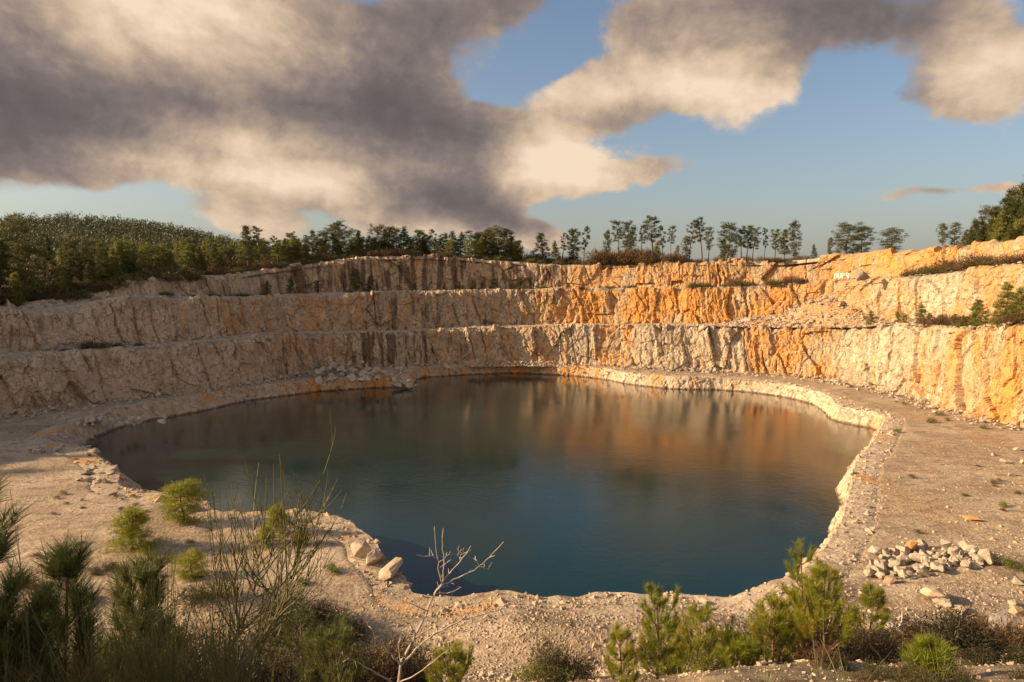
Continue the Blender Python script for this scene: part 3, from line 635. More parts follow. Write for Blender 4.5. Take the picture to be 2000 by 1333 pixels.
TREES = {'tall': [far_pine(1, 10, .50, 1.9, 20, umb), far_pine(2, 10, .58, 1.6, 16, umb, bend=.05), far_pine(3, 10, .42, 2.1, 26, ova), far_pine(4, 10, .62, 1.7, 15, umb, bend=-.04), far_pine(41, 10, .48, 1.5, 15, ova, bend=.08), far_pine(42, 10, .36, 1.9, 22, con, bend=-.03), far_pine(43, 10, .55, 2.2, 14, umb, per=44), far_pine(44, 10, .45, 1.4, 18, ova, bend=-.07)],
 'full': [far_pine(5, 9, .16, 2.3, 42, ova), far_pine(6, 9, .10, 2.6, 46, ova), far_pine(7, 9, .22, 2.0, 36, con, per=36)],
 'mid': [far_pine(8, 8, .12, 1.7, 42, ova, per=32), far_pine(9, 8, .06, 2.0, 44, con, per=32), far_pine(10, 8, .20, 1.6, 38, ova, per=32)],
 'young': [far_pine(11, 6, .06, 1.5, 36, con, per=30, bl=.42, mat=M_PINE_Y), far_pine(12, 6, .08, 1.3, 32, con, per=30, bl=.42, mat=M_PINE_Y), far_pine(13, 6, .12, 1.6, 34, ova, per=30, bl=.42, mat=M_PINE_Y)]}
HT = {'tall': 10, 'full': 9, 'mid': 8, 'young': 6}
SHR = [shrub_mesh(20, 2.4, 1.3, 900, .28, .06, M_SHRUB), shrub_mesh(21, 2.8, 1.5, 900, .28, .06, M_HEATH), shrub_mesh(22, 2.0, 1.6, 900, .26, .05, M_SHRUB), shrub_mesh(23, 1.6, 1.0, 800, .2, .05, M_PINE_Y)]
rnd = random.Random(7)
def place(name, parts, loc, label, cat, group=None, scale=1., rz=None, sx=1.):
    e = bpy.data.objects.new(name, None); COL.objects.link(e); e.location = loc; e.empty_display_size = .5
    e.rotation_euler = (0, 0, rnd.random()*6.28 if rz is None else rz); e.scale = (scale*sx, scale*sx, scale); tag(e, label, cat, group)
    for me in parts:
        c = bpy.data.objects.new(me.name.split('.')[0], me); COL.objects.link(c); c.parent = e
    return e
def tree_top(px, top, kind, u, label, group=None, var=None, base=None, sx=1.):
    """pine whose tip shows at photo row `top`, standing u metres behind the rim"""
    p = rim(px, u)
    if kind == 'tall' and var is not None: var = (var+int(px)) % 8
    if base is not None: p[2] = z_for(p[0], p[1], base)
    h = max(1.5, z_for(p[0], p[1], top)-p[2]); v = TREES[kind][rnd.randrange(len(TREES[kind])) if var is None else var]
    return place('pine_tree', v, p, label, 'tree', group, h/HT[kind], sx=sx)
G_SKY = 'pines standing on the rim against the sky'
# ---- single trees on the skyline, right half, each named by what tells it apart
SKYLINE = [
 (1040, 492, 'mid', 6, 'tiny pine beside the gap in the treeline above the dark rim', 0, 1.2),
 (1058, 456, 'full', 8, 'full round pine on the orange side of the treeline gap', 2, 1.5),
 (1085, 474, 'mid', 6, 'short pine between the full pine and the paired slender pines', 1, 1.2),
 (1098, 456, 'tall', 9, 'broad topped pine, first of three before the brown thicket', 2, 1.),
 (1120, 451, 'mid', 10, 'dense upright pine, second of three before the brown thicket', 0, 1.),
 (1141, 444, 'tall', 12, 'airy narrow pine, third and tallest before the brown thicket', 2, .8),
 (1183, 454, 'mid', 16, 'lone thin small pine rising behind the brown thicket', 2, .6),
 (1208, 432, 'tall', 12, 'leaning bare trunked pine over the brown thicket', 1, 1.),
 (1223, 437, 'tall', 14, 'round headed pine just behind the leaning one', 3, 1.),
 (1235, 454, 'full', 9, 'bushy dark pine rooted in the brown thicket', 0, .8),
 (1254, 440, 'tall', 13, 'see-through thin pine next to the tallest rim pine', 3, .7),
 (1272, 425, 'tall', 11, 'tallest pine on the rim with a wide layered head', 0, 1.1),
 (1284, 474, 'young', 6, 'bright green young pine below the tallest rim pine', 0, 1.2),
 (1294, 442, 'tall', 12, 'slim pine with a small flat head past the tallest one', 1, .9),
 (1311, 442, 'tall', 11, 'slim pine with ragged drooping branches', 2, .75),
 (1322, 480, 'young', 6, 'low young pine in front of the ragged slim pine', 1, 1.),
 (1340, 467, 'full', 8, 'low bushy pine at the foot of the twin tall pines', 1, .8),
 (1348, 431, 'tall', 12, 'first of the twin tall pines with clumped heads', 0, 1.),
 (1370, 426, 'tall', 12, 'second of the twin tall pines, slightly higher', 2, .95),
 (1383, 447, 'tall', 10, 'thin pine close behind the higher twin', 3, .8),
 (1423, 440, 'full', 9, 'wide dense pine standing alone after the twin pair', 0, 1.3),
 (1411, 470, 'mid', 11, 'half hidden small pine beside the wide dense pine', 2, .8),
 (1446, 449, 'tall', 10, 'first of three pines sharing one joined flat canopy', 2, 1.),
 (1458, 444, 'tall', 12, 'middle pine of the three sharing a joined canopy', 0, 1.),
 (1471, 448, 'tall', 9, 'last of three pines sharing one joined flat canopy', 3, 1.),
 (1492, 447, 'tall', 10, 'solitary pole-thin pine with a small round head', 3, .65),
 (1513, 451, 'tall', 10, 'thin limbed pine beside the dense leafy one', 1, 1.),
 (1531, 449, 'full', 9, 'dense olive pine leafy almost down to the scrub', 2, .95),
 (1552, 437, 'full', 8, 'tall tiered pine at the open end of the row', 0, .75),
 (1590, 479, 'mid', 6, 'tiny pointed pine alone on the bare rim', 1, 1.),
 (1619, 467, 'mid', 5, 'tiny crooked pine with a gap in its crown', 2, .7),
 (1656, 440, 'full', 7, 'first of the broad pine pair on the bare orange rim', 1, 1.7),
 (1681, 446, 'full', 6, 'second of the broad pine pair, a little lower', 0, 1.7),
 (1738, 450, 'full', 6, 'round squat pine alone on the bare orange rim', 1, 2.0)]
for px, top, kind, u, lab, var, sx in SKYLINE: tree_top(px, top, kind, u, lab, G_SKY, var, sx=sx)
RIGHT = [
 (1838, 440, 481, 'full', 12, 'spreading pine at the start of the wood, where the bare rim ends', 1), (1864, 438, 486, 'full', 14, 'second spreading pine at the start of the wood', 0), (1855, 500, 520, 'young', 3, 'small pine among the brush below the spreading pair', 2),
 (1901, 431, 511, 'full', 10, 'dark pine where the wood begins to climb', 2), (1915, 436, 505, 'mid', 14, 'slim dark pine inside the climbing wood', 0), (1928, 410, 508, 'full', 14, 'higher dark pine stepping up the wood edge', 0),
 (1944, 404, 508, 'full', 17, 'dark pine midway up the wood edge', 2), (1957, 388, 505, 'full', 16, 'tall dark pine next to the highest one', 2), (1991, 359, 507, 'full', 18, 'highest pine of the climbing wood', 2),
 (1975, 375, 505, 'mid', 22, 'tall dark pine behind the highest one', 2), (1950, 421, 512, 'young', 7, 'bright green pine before the dark wood', 0), (1977, 449, 512, 'young', 6, 'small bright pine lowest before the dark wood', 1), (1996, 430, 514, 'young', 8, 'bright pine cut by the picture edge', 2), (1884, 455, 508, 'mid', 12, 'narrow pine between the spreading pair and the wood', 1),
 (2030, 350, 505, 'full', 18, 'tall dark pine out beyond the climbing wood', 1), (2075, 360, 505, 'full', 16, 'tall dark pine out beyond the climbing wood', 0)]
for px, top, k_, u in ((1893, 448, 'full', 8), (1908, 452, 'mid', 6), (1920, 440, 'full', 20), (1936, 430, 'full', 9), (1946, 425, 'mid', 20), (1962, 410, 'full', 9), (1985, 395, 'full', 12), (1996, 400, 'full', 9), (1970, 440, 'full', 5), (1930, 462, 'young', 4), (2012, 380, 'full', 12)):
    tree_top(px, top, 'mid', u, 'dark pine filling the climbing wood on the orange side', 'pines filling the climbing wood on the orange side', 1, base=508, sx=.85)
for px, top, base, kind, u, lab, var in RIGHT: tree_top(px, top, kind, u, lab, 'pines of the wood climbing on the orange side', var, base=base)
# ---- middle row
MID = [(485, 442, 'full'), (510, 444, 'tall'), (544, 462, 'tall'), (567, 456, 'tall'), (598, 461, 'tall'), (612, 449, 'tall'), (630, 455, 'full'), (649, 444, 'full'), (664, 437, 'full'), (683, 451, 'full'), (703, 451, 'full'), (722, 462, 'mid'), (740, 444, 'full'), (753, 452, 'mid'), (765, 446, 'mid'), (777, 450, 'full'), (787, 446, 'mid'), (801, 464, 'mid'),
 (819, 452, 'mid'), (834, 461, 'mid'), (850, 449, 'tall'), (868, 459, 'mid'), (884, 454, 'mid'), (900, 457, 'mid'), (914, 452, 'tall'), (929, 457, 'mid'), (940, 460, 'mid'), (949, 451, 'mid'), (962, 458, 'mid'), (973, 447, 'full'), (988, 451, 'mid'), (1000, 464, 'mid'), (1012, 472, 'mid')]
SPECIAL = {510: 'lollipop shaped thin pine standing above the young stand', 567: 'thin pine with an open wispy head seen against the pale cloud', 612: 'thin pine with a forked head just before the dense clump', 664: 'highest pine of the dense clump over the dark rim', 485: 'big dark round pine where the hill ridge meets the rim'}
for px, top, kind in MID:
    tree_top(px, top, kind, 9+rnd.random()*6, SPECIAL.get(px, 'pine in the close row along the dark brown rim'), G_SKY if px in SPECIAL else 'pines in the close row above the dark brown rim', sx={'mid': 1.25, 'full': 1.15, 'tall': 1.1}[kind])
for k in range(46):
    px = rnd.uniform(600, 1025); tree_top(px, rnd.uniform(463, 490), rnd.choice(['mid', 'young', 'mid', 'full']), rnd.uniform(5, 30), 'lower pine filling the close row along the dark brown rim', 'lower pines in the close row above the dark brown rim', sx=1.3)
# ---- sunlit young stand and left wood
for k in range(150):
    px = rnd.uniform(120, 600); u = rnd.choice([rnd.uniform(5, 30), rnd.uniform(20, 75)]); p = rim(px, u); kind = rnd.choice(['young', 'young', 'mid', 'full'] if px > 180 else ['mid', 'full'])
    h = rnd.uniform(4.5, 8.5)*(1+.25*(u > 30)); lim = z_for(p[0], p[1], lerp_tab([(0, 445), (300, 468), (480, 470), (600, 470)], px)); h = max(2.5, min(h, lim-p[2]))
    if u > 30: mass_tree(p, rnd.choice(TREES[kind]), h/HT[kind]); continue
    place('pine_tree', rnd.choice(TREES[kind]), p, 'olive green pine in the thick stand between the rim and the hill', 'tree', 'pines of the thick stand below the hill', h/HT[kind])
for k in range(44):
    px = rnd.uniform(-160, 240); u = rnd.choice([rnd.uniform(-1, 8), rnd.uniform(3, 40)]); p = rim(px, u); kind = rnd.choice(['mid', 'full', 'young'])
    h = rnd.uniform(3.5, 7)
    place('pine_tree', rnd.choice(TREES[kind]), p, 'dark low pine in the shaded thicket above the grey corner of the cliff', 'tree', 'low pines of the shaded thicket', h/HT[kind])
for px, top, u, lab in ((35, 432, 13, 'tallest dark pine of the shaded corner wood'), (-20, 445, 10, 'tall dark pine cut by the picture edge in the corner wood'), (95, 458, 18, 'tall dark pine second from the corner of the wood'), (150, 470, 26, 'tall dark pine third from the corner of the wood'), (8, 470, 7, 'dark pine standing below the tallest corner pine'), (60, 480, 9, 'dark pine just before the tallest corner pine')):
    tree_top(px, top, 'full', u, lab, 'tall pines of the shaded corner wood', sx=1.1)
for k in range(30):   # unseen wood added outside the frame to shade the grey corner
    i = int(rnd.choice(np.where((RT[:, 0] < -90) & (RT[:, 1] > 70) & (PXR < -60))[0])); u = rnd.uniform(2, 25); P = RT[i]+FN[i]*u
    place('pine_tree', rnd.choice(TREES['full']), (P[0], P[1], float(land_height(i, u))-.3), 'unseen pine added on the rim beyond the picture edge to shade the ledge', 'tree', 'unseen pines added on the rim to shade the ledge', rnd.uniform(.8, 1.15))

for k_, g_ in MT.items(): tag(obj('forest', g_.mesh('forest', bpy.data.materials[k_])), 'rear rows of the pine wood between rim and hill', 'forest', kind='stuff')
# ---- far wood on the hill: reads as one mass
def hill_wood():
    rng = np.random.default_rng(77); n = 8000; ang = rng.uniform(-700, 760, n); Y = 270+380*rng.random(n)**.8
    X = (ang-1000)/F*Y; Z = hill_h(X, Y); k_ = (fbm(X/70, Y/90, 3, 66)+.25*rng.normal(size=n)) > -.42; X, Y, Z = X[k_], Y[k_], Z[k_]; n = len(X); h = rng.uniform(5, 12, n)*(1+.35*fbm(X/40, Y/40, 2, 67)); g = Geo(); per = 34
    C = np.repeat(np.stack([X, Y, Z], 1), per, 0); hh = np.repeat(h, per); t = rng.random(n*per)**.8; a = rng.random(n*per)*6.28
    r = hh*.26*np.sin(math.pi*(t*.75+.2))*np.sqrt(rng.random(n*per)); P = C+np.stack([np.cos(a)*r, np.sin(a)*r, hh*(.15+.8*t)], 1)
    D = rng.normal(size=P.shape)+np.stack([np.cos(a), np.sin(a), np.full_like(a, .9)], 1)
    g.blades(P, D, 1.2*(.6+.7*rng.random(len(P))), .6, rng)
    return g.mesh('forest', leaf_material('hill_wood_leaves', (.018, .028, .010), (.085, .088, .024), .15, sc=.045))
tag(obj('forest', hill_wood()), 'dense dark pine wood covering the far hill', 'forest', kind='stuff')

# ---- shrubs
UG = {}
def mass(p, s, k):
    """collect scrub that nobody could count into one undergrowth object"""
    for me in SHR[k]:
        if me.name.split('.')[0] == 'foliage':
            V = np.zeros(len(me.vertices)*3, np.float32); me.vertices.foreach_get('co', V); V = V.reshape(-1, 3)*s; a = rnd.random()*6.28
            V = np.stack([V[:, 0]*math.cos(a)-V[:, 1]*math.sin(a), V[:, 0]*math.sin(a)+V[:, 1]*math.cos(a), V[:, 2]], 1)+np.asarray(p); UG.setdefault(k, Geo()).add(V, np.arange(len(V)).reshape(-1, 3))
def shrub_at(p, s, k, label, group, sx=1.): return place('shrub', SHR[k], p, label, 'shrub', group, s, sx=sx)
for k in range(26):
    px = rnd.uniform(1165, 1330); p = rim(px, rnd.uniform(1.0, 6)); shrub_at(p, rnd.uniform(1.3, 2.4)*(1.35 if px < 1270 else .8), 1, 'rusty brown bush in the thicket on the orange rim', 'bushes of the brown thicket on the rim')
for k in range(34):
    px = rnd.uniform(1300, 1580); p = rim(px, rnd.uniform(1.0, 8)); mass(p, rnd.uniform(.7, 1.3), rnd.choice([0, 1, 1]))
for k in range(150):
    px = rnd.uniform(210, 1165); p = rim(px, rnd.uniform(2.0, 9)); mass(p, rnd.uniform(.8, 1.7), rnd.choice([0, 0, 1]))
for k in range(60):
    p = rim(rnd.uniform(480, 1165), rnd.uniform(8, 18)); mass(p, rnd.uniform(1.6, 2.8), 0)
for k in range(80):
    p = rim(rnd.uniform(-120, 560), rnd.uniform(10, 70)); mass(p, rnd.uniform(1.6, 3.0), rnd.choice([0, 0, 1]))
for k in range(90):
    px = rnd.uniform(-60, 420); p = rim(px, rnd.uniform(0, 14)); mass(p, rnd.uniform(1.2, 2.4), 0)
def bench_pt(lv, px, back):
    L = LEV[lv]; i = int(np.argmin(np.abs(L['px']-px)+(L['T0'][:, 1] < 40)*1e4)); P = L['T0'][i]+FN[i]*back; return np.array([P[0], P[1], L['zt'][i]])
for px, h, k in ((703, 1.0, 0), (585, .8, 1), (730, .7, 2), (630, .55, 0), (548, .6, 1), (900, .4, 2), (960, .45, 0), (925, .55, 1), (1010, .5, 2), (815, .35, 0)):
    p = bench_pt(1, px, 5.2); place('pine_tree', TREES['mid'][k], p, 'small dark pine rooted at the foot of the brown streaked face', 'tree', 'small pines at the foot of the upper shaded face', h*.75, sx=1.2)
for k in range(30):
    px = rnd.choice([rnd.uniform(330, 760), rnd.uniform(860, 1090)]); p = bench_pt(1, px, rnd.uniform(2, 6)); mass(p, rnd.uniform(.5, 1.3), 0)
for k in range(34):
    px = rnd.choice([rnd.uniform(1120, 1230), rnd.uniform(1350, 1560), rnd.uniform(1700, 1900)]); p = bench_pt(1, px, rnd.uniform(1, 6)); mass(p, rnd.uniform(.4, 1.0)*(1.6 if px > 1700 else 1), rnd.choice([0, 1, 3]))
for px, h in ((190, 1.5), (205, .9), (235, .9), (278, .7), (140, .5), (75, .4)):
    p = bench_pt(0, px, 3.5); place('shrub', SHR[0], p, 'dark bush on the middle bench below the grey face', 'shrub', 'dark bushes on the grey bench', h*1.2)
for px, s, y in ((1690, .45, 0), (1740, .4, 1), (1755, .3, 2), (1783, .55, 0), (1800, .35, 1), (1820, .3, 2), (1845, .35, 1), (1860, .3, 0), (1885, .7, 1), (1905, .4, 2), (1925, .35, 0), (1943, .95, 0), (1960, .45, 2), (1978, .8, 1), (1995, .6, 0), (2020, .7, 1)):
    p = bench_pt(0, px, 2.2); place('pine_tree', TREES['young'][y], p, 'young green pine on the middle orange bench', 'tree', 'young pines on the middle orange bench', s*1.15, sx=1.5)
for k in range(26):
    px = rnd.uniform(1790, 2010); p = bench_pt(0, px, rnd.uniform(.8, 4)); shrub_at(p, rnd.uniform(.8, 1.5), rnd.choice([3, 1, 3]), 'leafy bush along the middle orange bench', 'bushes along the middle orange bench')
def g_at(px, py):
    p = at_z(px, py, LED)
    for _ in range(5): p = at_z(px, py, float(gheight(np.array([p[0]]), np.array([p[1]]))[0]))
    return p
for k in range(22):
    px = rnd.uniform(1335, 1570); mass(bench_pt(1, px, rnd.uniform(1, 7)), rnd.uniform(.8, 1.7), rnd.choice([0, 1, 1, 0]))
for k in range(30):
    px = rnd.uniform(1715, 1960); mass(bench_pt(1, px, rnd.uniform(2, 8)), rnd.uniform(1.2, 2.2)*sstep(1700, 1800, np.array(px)), rnd.choice([0, 1, 1]))
for px, py, s in ((1752, 845, .9), (1838, 790, .7), (1835, 812, .9), (1850, 822, .7), (1818, 826, 1.1), (1920, 838, .8), (1655, 752, .6), (1662, 757, .4), (1490, 722, .8), (1765, 790, .6), (1750, 786, .4), (1960, 990, .7), (1985, 965, .6), (1940, 945, .4), (1930, 1100, 1.0), (1975, 1110, 1.1)):
    shrub_at(g_at(px, py), s*.8, rnd.choice([1, 3, 3]), 'small bush among stones on the sunlit ledge', 'small bushes on the sunlit ledge')
for k in range(34):
    px, py = rnd.choice([(rnd.uniform(60, 330), rnd.uniform(960, 1010)), (rnd.uniform(40, 420), rnd.uniform(1060, 1150)), (rnd.uniform(1700, 1990), rnd.uniform(860, 1060))])
    mass(g_at(px, py), rnd.uniform(.15, .35), rnd.choice([1, 0, 1]))

for k_, g_ in UG.items(): tag(obj('undergrowth', g_.mesh('undergrowth', SHR[k_][1].materials[0])), 'low scrub matted along the rims and benches', 'undergrowth', kind='stuff')
# ------------------------------------------------------------------ rocks
def rock_mesh(seed, mat, k=12):
    rng = np.random.default_rng(seed); bm = bmesh.new()
    P = rng.normal(size=(k, 3)); P /= np.linalg.norm(P, axis=1)[:, None]; P *= np.array([.62, .48, .42])*(.8+.35*rng.random((k, 1)))
    for p in P: bm.verts.new(p)
    bmesh.ops.convex_hull(bm, input=bm.verts)
    for v in [v for v in bm.verts if not v.link_faces]: bm.verts.remove(v)
    bmesh.ops.bevel(bm, geom=list(bm.edges), offset=.018, segments=1, affect='EDGES')
    bmesh.ops.triangulate(bm, faces=list(bm.faces)); bmesh.ops.subdivide_edges(bm, edges=[e for e in bm.edges if e.calc_length() > .18], cuts=2, use_grid_fill=True)
    for v in bm.verts: v.co += Vector(rng.normal(size=3)*.007)
    me = bpy.data.meshes.new('boulder'); bm.to_mesh(me); bm.free(); me.materials.append(mat); return me
ROCKS = [rock_mesh(400+i, M_STONE) for i in range(9)]; ROCK_O = rock_mesh(420, M_STONE_O); ROCK_G = rock_mesh(421, M_STONE_G); ROCK_T = [rock_mesh(430+i, M_STONE_T, 18) for i in range(4)]
def boulder(p, s, label, group=None, me=None, sink=.25, sq=(1, 1, 1), tilt=.5):
    o = bpy.data.objects.new('boulder', me or rnd.choice(ROCKS)); COL.objects.link(o); o.location = (p[0], p[1], p[2]+s*(.42-sink))
    o.rotation_euler = (rnd.uniform(-tilt, tilt), rnd.uniform(-tilt, tilt), rnd.random()*6.28); o.scale = (s*sq[0], s*sq[1], s*sq[2]); return tag(o, label, 'boulder', group)
# pile on the sunlit ledge
PILE = [(1690, 1120), (1705, 1085), (1760, 1072), (1830, 1070), (1900, 1072), (1940, 1085), (1940, 1100), (1860, 1118), (1800, 1135), (1750, 1140), (1700, 1138)]
def in_poly(x, y, P):
    c = False
    for i in range(len(P)):
        (ax, ay), (bx, by) = P[i], P[i-1]
        if (ay > y) != (by > y) and x < (bx-ax)*(y-ay)/(by-ay)+ax: c = not c
    return c
n = 0
while n < 150:
    px, py = rnd.uniform(1685, 1950), rnd.uniform(1070, 1142)
    if not in_poly(px, py, PILE): continue
    p = g_at(px, py); p[2] += rnd.uniform(0, .4); boulder(p, rnd.uniform(.4, 1.05), 'pale angular block in the heap of quarried stone on the sunlit ledge', 'pale blocks of the heap on the sunlit ledge'); n += 1
p = g_at(1925, 1100); boulder(p, 1.6, 'largest pale slab at the end of the stone heap', me=ROCKS[1], sink=0.05, sq=(.7, .8, 1.1))
boulder(g_at(1778, 1082)+[0, 0, .5], 1.1, 'small orange block on top of the pale stone heap', me=ROCK_O)
boulder(g_at(1895, 1016), 1.5, 'flat orange stone lying alone on the gravel', me=ROCK_O, sq=(1.2, .8, .4), sink=.3, tilt=.1)
boulder(g_at(1825, 1172), 1.8, 'big pale boulder with a long shadow below the stone heap', me=ROCK_T[3], sq=(.75, 1.1, .8))
boulder(g_at(1838, 1182), 1.5, 'lower pale boulder touching the big one below the heap', me=ROCKS[4])
boulder(g_at(1955, 1255), .066*g_at(1955, 1255)[1], 'grey boulder in the dark brush at the corner', me=ROCK_G, sq=(.9, .8, .9), sink=.1)
for px, py, s in ((1875, 1194, .8), (1975, 1180, .7), (1985, 1198, 1.), (1995, 905, 1.1), (1960, 905, .9), (1985, 880, 1.), (1940, 890, .7), (1975, 930, .8), (1925, 1165, .5), (1765, 1215, .8), (1680, 1270, .8), (1740, 1210, .6), (1990, 1140, .9)):
    boulder(g_at(px, py), s*min(1, g_at(px, py)[1]/45), 'loose stone lying apart on the sunlit ledge', 'loose stones on the sunlit ledge')
# heap at the far left bank and boulders along the water
n = 0
while n < 62:
    px = rnd.uniform(605, 800); py = rnd.uniform(712, 740)
    if py < 712+.0006*(px-665)**2: continue
    p = at_z(px, py+8, LED); p[2] += max(0, (742-py-8)*.06)+rnd.uniform(-.1, .5)*1.6*math.exp(-((px-665)/70)**2); boulder(p, rnd.uniform(1.0, 2.6)*(1.0 if px < 720 else .75), 'pale block in the rockfall at the foot of the dark stained face', 'pale blocks of the rockfall below the dark stains'); n += 1
for k in range(36):
    px = rnd.uniform(100, 330); py = lerp_tab([(100, 822), (200, 832), (330, 822)], px)+rnd.uniform(-12, 4); boulder(at_z(px, py, LED-.4), rnd.uniform(.6, 1.7), 'grey tan rock on the broken bank of the shaded bay', 'rocks on the broken bank of the shaded bay')
for px, py, s in ((775, 757, 2.2), (788, 754, 2.4), (800, 757, 1.8), (780, 748, 1.6), (803, 750, 1.5), (812, 755, 1.)):
    boulder(at_z(px, py, .5), s, 'pale block at the tip of the rocky point in the water', 'pale blocks at the tip of the rocky point')
boulder(g_at(706, 1085)+[0, 0, .1], 2.3, 'large pale boulder on the tip of the near shore', me=ROCK_T[0], sq=(1, .9, .8), tilt=.2); boulder(g_at(728, 1096), 1.8, 'brown shaded boulder under the large pale one on the shore', me=ROCK_T[1]); boulder(g_at(762, 1122), 2.2, 'rounded tan boulder at the water end of the near shore', me=ROCK_T[2], sq=(1.2, .9, .6), tilt=.12)
boulder(g_at(608, 612)*0+np.array([*at_y(1682, 541, 150)]), 3.4, 'grey rounded boulder beside the white graffiti', me=ROCK_G, sq=(1, 1, .8), sink=.3)
for k in range(26):
    a, b = rnd.choice([(rnd.uniform(55, 190), rnd.uniform(872, 892)), (rnd.uniform(150, 228), rnd.uniform(918, 946))]); boulder(g_at(a, b), rnd.uniform(.6, 1.5), 'flat broken slab on the shaded ledge beside the bay', 'flat slabs on the shaded ledge beside the bay', sq=(1.3, .9, .5), tilt=.3)
# talus on the middle bench: rubble mound against the face
def talus():
    L = LEV[0]; c = []; V = []
    idx = [i for i in range(0, len(L['px']), 2) if 1400 < L['px'][i] < 1700 and L['T0'][i, 1] > 60]
    us_ = np.linspace(.4, 9.2, 22)
    for u in us_:
        for i in idx:
            px = L['px'][i]; hh = 6.6*math.exp(-((px-1590)/62)**2)+2.0*math.exp(-((px-1480)/50)**2)
            P = L['T0'][i]+FN[i]*u; z = L['zt'][i]-.2+hh*sstep(.2, 8.5, np.array(u))+.35*float(fbm(np.array(P[0]*.8), np.array(P[1]*.8), 3, 71)); V.append((P[0], P[1], z))
    V = np.array(V); st = np.zeros((len(V), 3)); st[:, 0] = .6; st[:, 2] = .15
    return V, make_mesh('rubble_slope', V, grid_quads(len(us_), len(idx)), M_ROCK, False, {'stain': st})
TV, tm = talus(); tag(obj('talus_slope', tm), 'sloping fan of fallen rubble against the middle orange face', 'rubble slope', kind='structure')
for k in range(50):
    p = TV[rnd.randrange(len(TV))]; boulder(p, rnd.uniform(.6, 1.6), 'sunlit block on the rubble fan against the orange face', 'blocks on the rubble fan', me=rnd.choice(ROCK_T))
# ---- gravel and small stones, beyond counting
def gravel(name, pts_, size, label, mat=M_STONE, seed=0):
    rng = np.random.default_rng(seed); n = len(pts_); base = np.array([(1, 0, -.3), (-.5, .87, -.3), (-.5, -.87, -.3), (.2, .1, .8), (.5, .6, .3), (-.6, 0, .5)], float)*.5
    F_ = np.array([(0, 4, 3), (0, 1, 4), (4, 1, 3), (1, 5, 3), (1, 2, 5), (5, 2, 3), (2, 0, 3)])
    a = rng.random(n)*6.28; s = size*np.exp(rng.normal(size=n)*.45); V = np.repeat(base[None], n, 0)*(1+.35*rng.normal(size=(n, 6, 3)))
    c, d = np.cos(a)[:, None], np.sin(a)[:, None]; X = V[..., 0]*c-V[..., 1]*d; Y = V[..., 0]*d+V[..., 1]*c
    V = np.stack([X, Y, V[..., 2]*.75], -1)*s[:, None, None]+pts_[:, None]; T = (F_[None]+np.arange(n)[:, None, None]*6).reshape(-1, 3)
    return tag(obj(name, make_mesh(name, V.reshape(-1, 3), T, mat)), label, 'gravel', kind='stuff')
rng = np.random.default_rng(5)
n = 30000; ppx = rng.uniform(-60, 2060, n); ppy = 860+475*rng.random(n)
P = np.array([at_z(a, b, LED) for a, b in zip(ppx, ppy)]); d_ = sdist(P[:, 0], P[:, 1]); dn = fbm(P[:, 0]/7, P[:, 1]/7, 3, 88)
keep = (d_ > .4) & ((ppx > 700) & (dn > -.25) | (dn > .3)) & ((ppx > 1500) | (ppy > 1130) | (rng.random(n) < .25)); P = P[keep]; P[:, 2] = gheight(P[:, 0], P[:, 1])
XS = rng.uniform(-8, 34, 36000); YS = 5+38*rng.random(36000)**.7; XS = XS*YS/36; P = np.vstack([P, np.stack([XS, YS, gheight(XS, YS)], 1)])
gravel('gravel', P, np.minimum(.135, .0055*P[:, 1]), 'loose pale gravel scattered over the ledge', M_STONE_T, seed=9)
BT = []
for lv in (0, 1):
    L = LEV[lv]
    for k in range(1900 if lv == 0 else 700):
        i = rnd.randrange(len(L['px'])); u = abs(rnd.gauss(.2, 1.2))+.1; Pp = L['T0'][i]+FN[i]*(u+.4); BT.append((Pp[0], Pp[1], L['zt'][i]+.15))
for k in range(3400):
    i = rnd.randrange(len(FP)); u = abs(rnd.gauss(0, 2.0)); Pp = FP[i]-FN[i]*(u+.6); BT.append((Pp[0], Pp[1], LED+.15+max(0, .6-.3*u)))
for k in range(1400):
    BT.append(TV[rnd.randrange(len(TV))]+np.array([rnd.uniform(-.4, .4), 0, .15]))
gravel('rubble', np.array(BT), .42*(1+0*np.arange(len(BT))), 'broken stone lying along the benches and feet of the faces', seed=10)
i_ = rng.integers(0, BV.shape[1], 3600); j_ = rng.integers(nf_-7, nrow-2, 3600); i_ = i_[:2000]; j_ = j_[:2000]; gravel('rubble', BV[j_, i_]+[0, 0, .02], .38*(1+0*i_), 'broken stone along the water bank', M_STONE_T, seed=11)

# ------------------------------------------------------------------ white graffiti on the upper orange face
def graffiti():
    Y0 = 152.; g = Geo()
    L = LEV[2]; i = int(np.argmin(np.abs(L['px']-1650)+(L['T0'][:, 1] < 40)*1e4))
    n = FN[i]; org = np.array([*(L['F0'][i]-n*2.1), z_for(*(L['F0'][i]), 539.)]); ex = np.array([n[1], -n[0], 0]); 
    if ex[0] < 0: ex = -ex
    W, H = 3.1, 2.1
    letters = [[[(0, 0), (.1, .8), (.5, 1), (.9, .8), (.95, .1)]], [[(0, .9), (.05, .2), (.5, 0), (.85, .2), (.9, .95)]], [[(0, 0), (.05, 1), (.7, .9), (.75, .5), (.1, .45)]], [[(0, 1), (.8, .95), (.85, 0)], [(0, 1), (.1, .5), (.6, .45)]]]
    wl = .78
    for k, L_ in enumerate(letters):
        for st_ in L_:
            P = np.array([org+ex*((k-1.6)*.86+a*wl*.8)+np.array([0, 0, (b-.5)*1.25])-np.array([n[0], n[1], 0])*.02 for a, b in st_]); g.tube(P, np.full(len(P), .13), 6)
    return g
m_, nt_, ln_, b_ = new_mat('white_paint', .7); b_.inputs['Base Color'].default_value = (.8, .78, .74, 1)
tag(obj('graffiti', graffiti().mesh('graffiti', m_)), 'white spray painted letters low on the upper orange face', 'graffiti')

